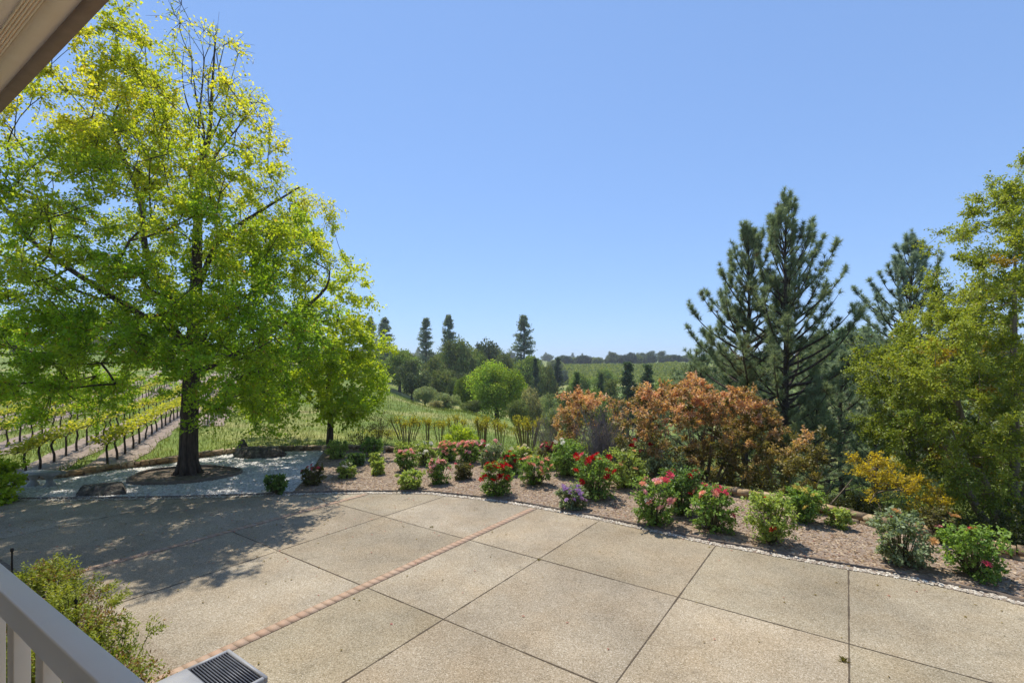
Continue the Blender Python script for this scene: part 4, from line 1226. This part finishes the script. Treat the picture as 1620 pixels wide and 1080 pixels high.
# ------------------------------------------------------------------ vineyard
VD = np.array([-.5, 1.0])
def vine_proto(seed, leafy):
    g = np.random.default_rng(seed)
    mb, ml = MB(), MB()
    pts = np.array([[0, 0, -.1], [g.normal() * .03, g.normal() * .03, .35], [g.normal() * .05, g.normal() * .04, .7], [0, 0, .92]])
    mb.path(smooth_curve(pts, .15), np.linspace(.05, .036, len(smooth_curve(pts, .15))), 7, cap=False)
    dirv = np.array([VD[0], VD[1], 0]) / np.linalg.norm(VD)
    tips = []
    for s_ in (-1, 1):
        q = np.array([[0, 0, .88], *(dirv * s_ * .3 + [0, 0, 1.0 + g.normal() * .02],), *(dirv * s_ * .8 + [0, 0, 1.0 + g.normal() * .04],)]).reshape(-1, 3)
        mb.path(smooth_curve(q, .15), .024, 6, cap=False)
        for f in np.linspace(.05, .8, 7):
            p = dirv * s_ * f + np.array([0, 0, 1.0])
            e = p + np.array([g.normal() * .12, g.normal() * .12, g.uniform(.1, .32)])
            mb.tubes([p], [e], .008, .004, 4); tips.append(e)
    tips = np.array(tips); ci = np.repeat(np.arange(len(tips)), leafy); m = len(ci)
    P = tips[ci] + g.normal(size=(m, 3)) * np.array([.12, .12, .09]) - np.array([0, 0, .06])
    u = g.uniform(size=m)
    ml.leaves(P, jitter_dirs(m), jitter_dirs(m) * .7 + np.array([0, 0, 1]), .12, .11, mixc((.28, .34, .03), (.6, .58, .07), u))
    return mb.mesh('trunk', M['bark']), ml.mesh('foliage', M['leaf'])
vp = [vine_proto(k, 13 if k < 3 else 7) for k in range(6)]
soil = MB()
rows = [(2.6, 30, 50, 'grapevine in the short row right of the large trunk', 1.55, 0), (0.0, 19.3, 56, 'grapevine in the nearest full row, its bunched yellow leaves meeting the wall', 1.3, 0), (-2.45, 17.6, 62, 'grapevine in the second row, ending by the stone bench', 1.3, 1),
        (-6.2, 17, 64, 'grapevine in the third row, behind the low boughs of the large tree', 1.35, 1), (-9.4, 18, 60, 'grapevine in the fourth row up the slope behind the large tree', 1.5, 1), (-12.6, 20, 60, 'grapevine in the farthest row at the left edge', 1.5, 1)]
for ri, (off, y0, y1, lab, sp, lf) in enumerate(rows):
    Y = y0
    dy = sp / math.hypot(*VD)
    while Y < y1:
        x = -16.3 + off + VD[0] * (Y - 19.3)
        if abs(x) < Y * 1.12:
            t = thing('grapevine', (x, Y, gz(x, Y)), lab, 'grapevine', lab.replace('grapevine', 'grapevines').split(',')[0], rz=random.choice([0, math.pi]))
            sc = random.uniform(.92, 1.06); t.scale = (sc, sc, sc)
            me = vp[(0 if lf == 0 else 3) + random.randint(0, 2)] if ri == 1 or ri == 0 else vp[random.choice([0, 3, 4, 5, 1])]
            for nme, mm in zip(('trunk', 'foliage'), me):
                o = bpy.data.objects.new(nme, mm); COL.objects.link(o); o.parent = t
        Y += dy * random.uniform(.96, 1.04)
    ys = np.arange(y0 - .5, 95, .8)
    for k in range(len(ys) - 1):
        c = []
        for yy in (ys[k], ys[k + 1]):
            xx = -16.3 + off + VD[0] * (yy - 19.3)
            c.append([(xx + dx_ + .12 * math.sin(yy * 1.7 + dx_), yy) for dx_ in (-.95, -.3, .35, .95)])
        for q in range(3):
            pq = [c[0][q], c[0][q + 1], c[1][q + 1], c[1][q]]
            soil.add([[p[0], p[1], gz(*p) + (.035 if 0 else .03) + .05 * (0.2 < abs(q - 1) < 0) ] for p in pq], [[0, 1, 2, 3]])
tag(soil.build('vineyard_soil', M['vinesoil']), kind='structure')

# ------------------------------------------------------------------ background trees
def oak_proto(seed, n=8500, leaf=.085, low=.25):
    g = np.random.default_rng(seed)
    mw, ml = MB(), MB()
    nL = 34
    d = g.normal(size=(nL, 3)); d /= np.linalg.norm(d, axis=1, keepdims=True)
    c = d * g.uniform(.45, .8, (nL, 1)) * np.array([.95, .95, .8]) + np.array([0, 0, 1.1])
    c[:, 2] = np.maximum(c[:, 2], low + g.uniform(0, .2, nL))
    rl = g.uniform(.2, .38, nL)
    mw.path(np.array([[0, 0, -.2], [.02, 0, .4], [0, .03, .9], [.05, 0, 1.3]]), [.085, .065, .045, .02], 8, cap=False)
    mw.tubes(np.tile([0, 0, .6], (nL, 1)) + g.normal(size=(nL, 3)) * .05, c, .022, .008, 5)
    k = g.integers(0, nL, n)
    dd = g.normal(size=(n, 3)); dd /= np.linalg.norm(dd, axis=1, keepdims=True)
    P = c[k] + dd * (rl[k] * g.uniform(.3, 1.08, n) ** .5)[:, None]
    uc = g.uniform(.7, 1.3, nL)[k]
    C = np.ones((n, 3)) * (uc * g.uniform(.7, 1.3, n))[:, None]
    C[:, 0] *= g.uniform(.85, 1.2, n)
    ml.leaves(P, g.normal(size=(n, 3)), dd + g.normal(size=(n, 3)) * .5, leaf * g.uniform(.7, 1.3, n), leaf * .7, C)
    return mw.mesh('trunk', M['bark_far']), ml.mesh('crown', M['leaf_far'])
def conifer_proto(seed, n=7000, zb=.25, wid=.17, top=.75):
    g = np.random.default_rng(seed)
    mw, ml = MB(), MB()
    mw.path(np.array([[0, 0, -.05], [0, 0, .4], [.004, 0, .98]]), [.02, .014, .003], 8, cap=False)
    nb = 120
    zz = zb + (1 - zb) * g.uniform(0, 1, nb) ** .9
    f = (zz - zb) / (1 - zb)
    Lb = wid * np.interp(f, [0, .25, top, 1], [.7, 1, .55, .12]) * g.uniform(.55, 1.15, nb)
    an = g.uniform(0, 6.28, nb)
    st = np.stack([np.zeros(nb), np.zeros(nb), zz], 1)
    en = st + np.stack([np.cos(an) * Lb, np.sin(an) * Lb, Lb * g.uniform(-.1, .35, nb)], 1)
    mw.tubes(st, en, .0035, .001, 4)
    k = g.integers(0, nb, n)
    u = g.uniform(.25, 1.05, n)
    P = st[k] + (en[k] - st[k]) * u[:, None] + g.normal(size=(n, 3)) * np.array([.012, .012, .008])
    C = np.ones((n, 3)) * (g.uniform(.75, 1.25, nb)[k] * g.uniform(.7, 1.3, n))[:, None]
    ml.leaves(P, g.normal(size=(n, 3)) + (en - st)[k] / Lb[k][:, None] * .6 + np.array([0, 0, .2]), g.normal(size=(n, 3)) + np.array([0, 0, .6]), .026, .010, C)
    return mw.mesh('trunk', M['bark_far']), ml.mesh('crown', M['leaf_far'])
OAK = [oak_proto(k) for k in (1, 2, 3, 4)]
BUSH = [oak_proto(k, 6000, .085, .12) for k in (11, 12)]
LIM = [oak_proto(21, 19000, .055, .08), oak_proto(24, 19000, .055, .08)]
CON = [conifer_proto(k) for k in (1, 2)] + [conifer_proto(3, 7000, .08, .2, .6)]
OLIVE = (.19, .23, .07, 1); DKO = (.115, .15, .07, 1); MID = (.23, .31, .07, 1); LIME = (.36, .48, .055, 1); SAGE = (.29, .34, .15, 1); CONC = (.24, .29, .21, 1); TAN = (.38, .36, .17, 1); BLUE = (.12, .16, .11, 1)
def put(name, protos, px_, ytop, wpx, Y, color, label, cat='tree', group=None, base=None, parts=True, rz=None):
    x = (px_ - CX) / F * Y; z = gz(x, Y) if base is None else base
    h = CH - (ytop - HY) / F * Y - z; w = wpx / F * Y
    me = protos[random.randint(0, len(protos) - 1)]
    rz = random.uniform(0, 6.28) if rz is None else rz
    sc = (w / 2, w / 2, h / 1.95) if name != 'conifer' else (w / .3, w / .3, h)
    if parts:
        t = thing(name, (x, Y, z), label, cat, group, rz); t.scale = sc
        for nme, mm in zip(('trunk', 'crown'), me):
            o = bpy.data.objects.new(nme, mm); COL.objects.link(o); o.parent = t
            if nme == 'crown': o.color = color
    else:
        o = bpy.data.objects.new(name, me[1]); COL.objects.link(o)
        o.location = (x, Y, z - .15 * h); o.scale = sc; o.rotation_euler = (0, 0, rz); o.color = color
        tag(o, label, cat, group)
bgl = [
    ('conifer', CON[:2], 586, 502, 26, 150, CONC, 'left one of the paired far conifers above the lime tree'), ('conifer', CON[:2], 608, 503, 30, 145, CONC, 'right one of the paired far conifers above the lime tree'),
    ('conifer', CON[:2], 674, 504, 30, 140, CONC, 'slim far conifer standing left of the twin topped oak mass'), ('conifer', CON[:2], 709, 499, 30, 120, CONC, 'tall far conifer rising through the rounded grey green oak'),
    ('conifer', CON[:2], 829, 500, 40, 150, CONC, 'isolated tall far conifer, the widest one on the skyline'), ('conifer', CON[2:], 847, 566, 20, 100, (.09, .13, .08, 1), 'small dark pointed conifer right of the lime willow'),
    ('conifer', CON[2:], 882, 565, 24, 130, (.09, .13, .08, 1), 'small dark conifer at the edge of the far vineyard'), ('conifer', CON[2:], 993, 572, 42, 75, (.10, .15, .08, 1), 'left of two dark columnar conifers before the far vineyard'), ('conifer', CON[2:], 1024, 576, 42, 72, (.10, .15, .08, 1), 'right of two dark columnar conifers before the far vineyard'),
    ('conifer', CON[2:], 912, 588, 26, 62, (.13, .18, .08, 1), 'young conifer behind the small orange shrub'), ('conifer', CON[2:], 950, 590, 22, 80, (.13, .18, .08, 1), 'young conifer above the grey twigs'),
    ('oak_tree', OAK, 632, 548, 70, 100, MID, 'broad olive oak directly right of the lime tree'), ('oak_tree', OAK, 652, 568, 62, 84, DKO, 'dark shaded oak at the edge of the meadow'), ('oak_tree', OAK, 690, 562, 50, 105, OLIVE, 'olive oak below the slim far conifer'),
    ('oak_tree', OAK, 722, 530, 70, 115, OLIVE, 'rounded grey green oak with a conifer rising through it'), ('oak_tree', OAK, 752, 548, 50, 130, MID, 'mid green oak between the grey green oak and the dark dome'), ('oak_tree', OAK, 772, 534, 62, 135, DKO, 'dark dome shaped oak on the skyline'),
    ('oak_tree', OAK, 800, 552, 46, 130, OLIVE, 'small oak at the right shoulder of the dark dome'), ('oak_tree', OAK, 838, 556, 62, 125, MID, 'oak at the foot of the isolated tall conifer'), ('oak_tree', OAK, 862, 572, 46, 110, OLIVE, 'low oak right of the isolated tall conifer'),
    ('oak_tree', OAK, 700, 580, 60, 90, OLIVE, 'olive oak in front of the rounded grey green one'), ('oak_tree', OAK, 735, 585, 50, 95, DKO, 'dark oak left behind the lime willow'),
    ('willow_tree', LIM, 786, 562, 106, 62, LIME, 'lime green round crowned willow in the valley'), ('willow_tree', LIM, 738, 588, 44, 74, (.2, .28, .03, 1), 'small lime tree left of the valley willow'),
    ('wild_bush', BUSH, 672, 607, 46, 76, SAGE, 'sage green bush at the end of the meadow'), ('wild_bush', BUSH, 708, 618, 50, 66, SAGE, 'pale sage bush left of the lime willow'), ('wild_bush', BUSH, 690, 632, 30, 62, TAN, 'small tan bush on the meadow rim'),
    ('wild_bush', BUSH, 745, 630, 44, 58, OLIVE, 'olive bush at the left foot of the lime willow'), ('wild_bush', BUSH, 843, 606, 44, 58, TAN, 'tan feathery bush right of the lime willow'), ('wild_bush', BUSH, 870, 616, 36, 52, SAGE, 'sage bush behind the left grey twigs'),
    ('wild_bush', BUSH, 818, 626, 40, 55, OLIVE, 'olive bush at the right foot of the lime willow'), ('wild_bush', BUSH, 900, 606, 50, 70, OLIVE, 'olive bush above the small orange shrub'), ('wild_bush', BUSH, 938, 604, 50, 66, MID, 'green bush between young conifers'),
    ('oak_tree', OAK, 918, 586, 46, 120, MID, 'green oak on the valley floor below the far vineyard'), ('oak_tree', OAK, 955, 580, 44, 150, MID, 'green oak in front of the far vineyard'), ('oak_tree', OAK, 968, 598, 56, 85, OLIVE, 'olive oak above the thin orange shrub'),
    ('oak_tree', OAK, 1010, 600, 60, 80, OLIVE, 'olive oak between and below the columnar conifers'), ('oak_tree', OAK, 1052, 592, 60, 85, MID, 'green oak above the biggest orange shrub'), ('oak_tree', OAK, 1095, 570, 70, 110, OLIVE, 'oak at the right end of the far vineyard'),
    ('oak_tree', OAK, 1150, 556, 90, 130, OLIVE, 'far oak seen through the leaning pine'), ('oak_tree', OAK, 1220, 552, 100, 120, MID, 'far oak seen through the tallest pine'), ('oak_tree', OAK, 1295, 530, 110, 100, OLIVE, 'far oak right of the tallest pine'), ('oak_tree', OAK, 1350, 505, 100, 90, MID, 'far oak left of the olive tree'),
    ('oak_tree', OAK, 1440, 520, 120, 85, DKO, 'far dark oak behind the olive tree, left half'), ('oak_tree', OAK, 1560, 515, 140, 80, OLIVE, 'far oak behind the olive tree, right half'),
    ('wild_bush', BUSH, 880, 640, 44, 40, SAGE, 'sage bush below the left grey twigs on the slope'), ('wild_bush', BUSH, 960, 630, 70, 42, OLIVE, 'olive bush behind the row of orange shrubs'), ('wild_bush', BUSH, 1330, 650, 140, 40, OLIVE, 'olive thicket behind the young pines'), ('wild_bush', BUSH, 1200, 640, 140, 42, OLIVE, 'olive thicket behind the biggest orange shrub'),
    ('wild_bush', BUSH, 1470, 660, 160, 36, DKO, 'dark thicket behind the golden shrub'),
    ('oak_tree', OAK, 20, 520, 120, 150, DKO, 'far dark oak at the left edge above the vines'), ('oak_tree', OAK, 130, 528, 130, 160, OLIVE, 'far oak above the vineyard left of the large trunk'), ('oak_tree', OAK, 250, 535, 120, 170, MID, 'far oak hidden behind the large tree'),
    ('oak_tree', OAK, 350, 545, 110, 150, OLIVE, 'far oak above the vine rows right of the large trunk'), ('oak_tree', OAK, 440, 550, 110, 130, MID, 'far oak between the large and the lime tree'), ('oak_tree', OAK, 530, 550, 100, 120, OLIVE, 'far oak hidden behind the lime tree'), ('oak_tree', OAK, 590, 555, 70, 110, MID, 'far oak at the right rim of the lime tree')]
for (nme, pr, px_, yt, wp, Y, c, lab) in bgl:
    put(nme, pr, px_, yt, wp, Y, c, lab, 'conifer' if nme == 'conifer' else ('bush' if nme == 'wild_bush' else 'tree'), {'conifer': 'far conifers', 'oak_tree': 'oaks across the valley', 'willow_tree': 'lime trees in the valley', 'wild_bush': 'wild bushes in the valley'}[nme])
# tree line above the far vineyard
for k, px_ in enumerate(np.linspace(888, 1120, 20)):
    put('oak_tree', OAK, px_ + random.uniform(-4, 4), 560 + random.uniform(-4, 4) - (6 if 970 < px_ < 1060 else 0), random.uniform(20, 30), random.uniform(395, 430), random.choice([DKO, OLIVE, DKO, (.045, .07, .028, 1)]), 'distant dark oak in the tree line above the far vineyard', 'tree', 'oaks in the tree line above the far vineyard', parts=False)
for k in range(60):
    px_ = random.uniform(-60, 1680); Y = random.uniform(560, 1000)
    x = (px_ - CX) / F * Y; z = gz(x, Y)
    yt = HY - (z + random.uniform(10, 16) - CH) / F * F * F / Y * 1.0
    if random.random() < .55:
        put('oak_tree', OAK, px_, yt, random.uniform(14, 24), Y, random.choice([DKO, BLUE]), 'distant bluish oak on the far ridge', 'tree', 'oaks on the far ridge', parts=False)
    else:
        yt -= 4
        put('conifer', CON, px_, yt, random.uniform(7, 11), Y, CONC, 'distant bluish conifer on the far ridge', 'conifer', 'conifers on the far ridge', parts=False)
for k in range(34):
    px_ = random.uniform(560, 900); Y = random.uniform(200, 330)
    x = (px_ - CX) / F * Y; z = gz(x, Y)
    yt = HY - (z + random.uniform(8, 12) - CH) * F / Y
    if yt < 552 - 0: yt = 552
    put('oak_tree', OAK, px_, yt, random.uniform(30, 46), Y, random.choice([DKO, OLIVE, BLUE]), 'distant oak on the wooded rise behind the valley trees', 'tree', 'oaks on the wooded rise', parts=False)

# far vineyard: thin rows
mb = MB()
for r_ in range(46):
    s0 = .085 + r_ * .0064
    n = 330
    Y = rng.uniform(235, 372, n)
    X = s0 * 300 + (Y - 300) * .16 + rng.normal(size=n) * .25
    Z = ground(X, Y) + rng.uniform(.3, 1.5, n)
    u = rng.uniform(size=n)
    mb.leaves(np.stack([X, Y, Z], 1), jitter_dirs(n), jitter_dirs(n) + np.array([0, 0, .8]), 1.5, .9, mixc((.15, .20, .025), (.28, .31, .04), u))
tag(mb.build('far_vineyard', M['leaf_far']), 'far sunny vineyard rows across the valley', 'vineyard', kind='stuff')

# ------------------------------------------------------------------ meadow grass
def grass_field(n, ymin, ymax, smin, smax, hmin, hmax, w):
    Y = ymin * (ymax / ymin) ** rng.uniform(size=n)
    X = rng.uniform(smin, smax, n) * Y
    P = np.stack([X, Y], 1)
    ok = ~inpoly(P, garden) & (distpoly(P, wall_pts) > .35)
    # keep the bare soil of the vine rows clear
    rel = X - (-16.3 + VD[0] * (Y - 19.3))
    bare = np.zeros(len(X), bool)
    for (off, y0, y1, *_r) in rows:
        bare |= (np.abs(rel - off) < .85) & (Y > y0 - .5)
    ok &= ~bare
    X, Y = X[ok], Y[ok]; m = len(X)
    Z = ground(X, Y) - .02
    d = rng.normal(size=(m, 3)) * .4 + np.array([0, 0, 1])
    ptch = vnoise(X, Y, .5, 3) * .35 + .5 + (rng.uniform(size=m) - .5) * .5
    C = mixc((.11, .185, .028), (.26, .275, .075), ptch) * rng.uniform(.7, 1.3, (m, 1))
    L = rng.uniform(hmin, hmax, m) * (1 + Y / 60)
    mb = MB()
    mb.leaves(np.stack([X, Y, Z], 1), d, rng.normal(size=(m, 3)) + np.array([0, -.5, 0]), L, w * (1 + Y / 25), C, fold=.05)
    return mb
tag(grass_field(90000, 10, 75, -1.15, 1.15, .1, .3, .014).build('meadow_grass', M['grass']), 'long green and straw meadow grass beyond the wall', 'grass', kind='stuff')
n = 900
P = np.array([at(597, 697, -.3)]) + rng.normal(size=(n, 2)) * np.array([.8, .6]); P[:, 1] += 1.2
mb = MB(); Z = ground(P[:, 0], P[:, 1]) + rng.uniform(.1, .4, n)
mb.leaves(np.column_stack([P, Z]), jitter_dirs(n), jitter_dirs(n), .06, .05, np.tile([.5, .48, .03], (n, 1)))
tag(mb.build('yellow_wildflowers', M['petal']), 'patch of yellow wildflowers in the meadow below the lime tree', 'flowers', kind='stuff')

# ------------------------------------------------------------------ house: eave, balcony, railing
a2 = np.array([.537, .844]); b2 = np.array([.844, -.537])
house = thing('house', (0, -1.6, 0), 'tan house eave and balcony the view is taken from', 'house')
def hpart(name, boxes, mat, parent=house):
    mb = MB()
    for (u0, u1, w0, w1, z0, z1) in boxes:
        mb.box((u0, w0, z0), (u1, w1, z1), ax=((0, 1.6), a2, b2))
    return mb.build(name, M[mat], parent)
ZE = 7.3
hpart('fascia', [(1.59, 1.707, -14, 9, ZE, ZE + .26)], 'eave_dark')
hpart('soffit', [(1.405, 1.59, -14, 9, ZE + .03, ZE + .07), (-.9, 1.285, -14, 9, ZE + .03, ZE + .07)], 'eave_tan')
hpart('soffit_vent', [(1.285 + k * .024, 1.285 + k * .024 + .014, -14, 9, ZE + .012, ZE + .05) for k in range(5)] + [(1.285, 1.405, -14, 9, ZE + .05, ZE + .08)], 'eave_tan')
mb = MB()
P = []
for (u, z) in ((1.80, ZE + .27), (-5, ZE + 2.9), (-5, ZE + 2.75), (1.80, ZE + .262)):
    for w in (-14.5, 9.5):
        p = u * a2 + w * b2; P.append([p[0], p[1] + 1.6, z])
mb.add(P, [[0, 1, 3, 2], [4, 5, 7, 6], [6, 7, 1, 0], [2, 3, 5, 4], [0, 2, 4, 6], [1, 7, 5, 3]])
mb.build('roof', M['shingle'], house)
hpart('wall', [(-1.3, -1.15, -14, 9, 2.2, ZE + .03), (-.1, .02, -14, 9, -.1, 2.0)], 'stucco')
hpart('balcony_floor', [(-1.15, .56, -14, 9, 2.0, 2.2)], 'deck')

rail = thing('railing', tuple([*(.49 * a2 - 2.0 * b2), 2.2]), 'beige balcony railing with flat top rail and square balusters', 'railing')
def rpart(name, boxes, mat, bev=0.0):
    mb = MB()
    for (u0, u1, w0, w1, z0, z1) in boxes:
        mb.box((u0 - .37, w0 + 2.0, z0 - 2.2), (u1 - .37, w1 + 2.0, z1 - 2.2), ax=((0, 0), a2, b2))
    o = mb.build(name, M[mat], rail)
    if bev:
        md = o.modifiers.new('bevel', 'BEVEL'); md.width = bev; md.segments = 3
    return o
rpart('top_rail', [(.336, .404, -5.4, 2.5, 3.108, 3.2)], 'railtop', .006)
rpart('bottom_rail', [(.352, .396, -5.4, 2.5, 2.29, 2.34)], 'paint', .004)
w = -5.3
while w < 2.4:
    rpart('baluster', [(.352, .397, w, w + .075, 2.34, 3.108)], 'paint', .003)
    w += .32

# ------------------------------------------------------------------ outdoor unit, risers and shrubs by the house
ub = uw(2.1, -5.12)
unit = thing('outdoor_unit', (ub[0], ub[1], .004), 'grey metal outdoor unit with dark slatted grille on top', 'outdoor unit')
def upart(name, boxes, mat, bev=0):
    mb = MB()
    for (u0, u1, w0, w1, z0, z1) in boxes:
        mb.box((u0, w0, z0), (u1, w1, z1), ax=((0, 0), a_, b_))
    o = mb.build(name, M[mat], unit)
    if bev:
        md = o.modifiers.new('bevel', 'BEVEL'); md.width = bev; md.segments = 2
    return o
upart('cabinet', [(-.55, .40, -.39, .39, 0, .84)], 'metal_brown', .01)
upart('lid', [(-.56, .41, -.40, .40, .841, .86), (-.56, .0, -.40, .40, .8602, .9), (.375, .41, -.40, .40, .8602, .9), (0, .375, -.40, -.365, .8602, .9), (0, .375, .365, .40, .8602, .9)], 'metal')
upart('grille', [(.004 + k * .0265, .004 + k * .0265 + .009, -.3645, .3645, .872, .892) for k in range(14)] + [(.001, .374, -.364, .364, .8605, .866)], 'metal_dark')
for (px_, py0, py1, lab) in [(19, 892, 866, 'thin black sprinkler riser at the left edge above the railing'), (120, 990, 945, 'thin black sprinkler riser among the shrub leaves by the house')]:
    Y = 7.3 if px_ < 60 else 6.1
    x = (px_ - CX) / F * Y; zt = CH - (py1 - HY) / F * Y
    t = thing('sprinkler_riser', (x, Y, 0), lab, 'sprinkler', 'sprinkler risers by the house')
    mb = MB(); mb.path(np.array([[0, 0, 0], [0, 0, zt * .5], [0, 0, zt - .06]]), .012, 8); mb.build('pipe', M['black'], t)
    mb = MB(); mb.path(np.array([[0, 0, zt - .06], [0, 0, zt - .03], [0, 0, zt]]), [.02, .022, .016], 8); mb.build('nozzle', M['black'], t)
# planting bed beside the house
bedp = [uw(.1, -16), uw(1.9, -16), uw(2.25, -11), uw(2.35, -8.6), uw(2.2, -7.0), uw(1.7, -6.0), uw(.1, -5.8)]
mb = sheet(np.array(bedp), .03); tag(mb.build('planting_bed', M['soil']), kind='structure')
def col_nan(P, ci, u, uc):
    t = np.clip((P[:, 2] - .6) / .6, 0, 1) * .5 + (u - .5) * .5 + uc * .4
    c = mixc((.13, .2, .02), (.48, .5, .06), t)
    return np.where(((uc > .8) & (u > .35))[:, None], np.array([[.24, .14, .05]]) * (.7 + .6 * u[:, None]), c)
for (x, y, w, h, lab) in [(-3.95, 4.9, .85, .72, 'fine leaved shrub nearest the grille topped unit'), (-4.65, 5.35, 1.05, .95, 'fine leaved shrub with reddish tips beside the nearest one'), (-5.6, 6.05, 1.15, 1.05, 'fine leaved shrub around the second black riser, by the railing'), (-6.75, 6.95, 1.2, 1.0, 'fine leaved shrub farthest along the railing at the left edge'), (-5.0, 5.1, 1.2, .95, 'fine leaved shrub close below the railing'), (-6.2, 5.8, 1.3, 1.0, 'fine leaved shrub behind the balusters')]:
    t = thing('nandina_shrub', (x, y, .02), lab, 'shrub', 'fine leaved shrubs beside the house')
    mw, ml = MB(), MB(); nT = 60
    an = rng.uniform(0, 6.283, nT); rf = rng.uniform(0, 1, nT) ** .6; hz = rng.uniform(.3, 1, nT)
    TT = np.stack([np.cos(an) * rf * w * .48 * (.5 + .5 * hz), np.sin(an) * rf * w * .48 * (.5 + .5 * hz), hz * h * (1 - .25 * rf ** 2)], 1)
    b0 = TT * np.array([.25, .25, 0]); md = b0 * .4 + TT * .6; md[:, 2] = TT[:, 2] * .6
    mw.tubes(b0, md, .007, .006, 5); mw.tubes(md, TT, .006, .004, 5)
    out = TT * np.array([1, 1, .3]) + np.array([0, 0, .25]); out /= np.linalg.norm(out, axis=1, keepdims=True)
    clusters(mw, ml, TT, out, .24, 130, .044, .018, col_nan, twigs=5, tw_r=.0028, flat=.7, outb=.9, shell=.4)
    mw.build('stems', M['cane'], t); ml.build('foliage', M['leaf_gloss'], t)

# ------------------------------------------------------------------ litter
n = 1500
Pl = np.concatenate([np.stack([rng.normal(-10, 3.6, n), rng.normal(13.5, 2.6, n)], 1), scatter(mulch_poly, 700), edge_c[rng.integers(60, len(edge_c) - 1, 260)] + rng.normal(size=(260, 2)) * np.array([.5, .5]), rng.uniform([-6, 5], [9, 12], (60, 2))])
Pl = Pl[inpoly(Pl, garden)]
k = len(Pl); u = rng.uniform(size=k)
mb = MB()
mb.leaves(np.column_stack([Pl, np.full(k, .05) * (~inpoly(Pl, drive_poly)) + .012]), jitter_dirs(k) * np.array([1, 1, .12]), jitter_dirs(k) * .25 + np.array([0, 0, 1]), rng.uniform(.03, .07, k), rng.uniform(.02, .04, k), np.where((u < .25)[:, None], np.array([[.5, .2, .18]]), mixc((.16, .11, .05), (.34, .27, .08), u)))
tag(mb.build('fallen_leaves', M['leaf']), 'scattered dry leaves and petals on the gravel, bed and driveway', 'leaf litter', kind='stuff')
for (px_, py_, lab) in [(1334, 1046, 'small dry weed tuft in the driveway joint near the bottom right'), (683, 834, 'tiny weed in the driveway joint beyond the brick band'), (852, 886, 'tiny weed where two driveway joints cross')]:
    x, y = at(px_, py_); m = 26
    mb = MB(); sc = .09 if py_ > 1000 else .05
    mb.leaves(np.column_stack([np.array([[x, y]]) + rng.normal(size=(m, 2)) * .018, np.full(m, .003)]), jitter_dirs(m) * .9 + np.array([0, 0, .9]), jitter_dirs(m), sc * rng.uniform(.5, 1.1, m), sc * .2, mixc((.12, .13, .03), (.26, .2, .08), rng.uniform(size=m)))
    tag(mb.build('weed', M['leaf']), lab, 'weed', 'weeds in the driveway joints')

# ------------------------------------------------------------------ air
hz = bpy.data.materials.new('haze'); hz.use_nodes = True
t = hz.node_tree
for n in list(t.nodes):
    if n.type == 'BSDF_PRINCIPLED': t.nodes.remove(n)
pv = t.nodes.new('ShaderNodeVolumePrincipled')
pv.inputs['Color'].default_value = (.86, .92, 1.0, 1); pv.inputs['Density'].default_value = .00032; pv.inputs['Anisotropy'].default_value = .2
t.links.new(pv.outputs[0], t.nodes['Material Output'].inputs['Volume'])
mb = MB(); mb.box((-2300, -2300, -14), (2300, 2300, 62))
tag(mb.build('haze', hz), 'faint bluish haze in the valley air', 'haze', kind='stuff')
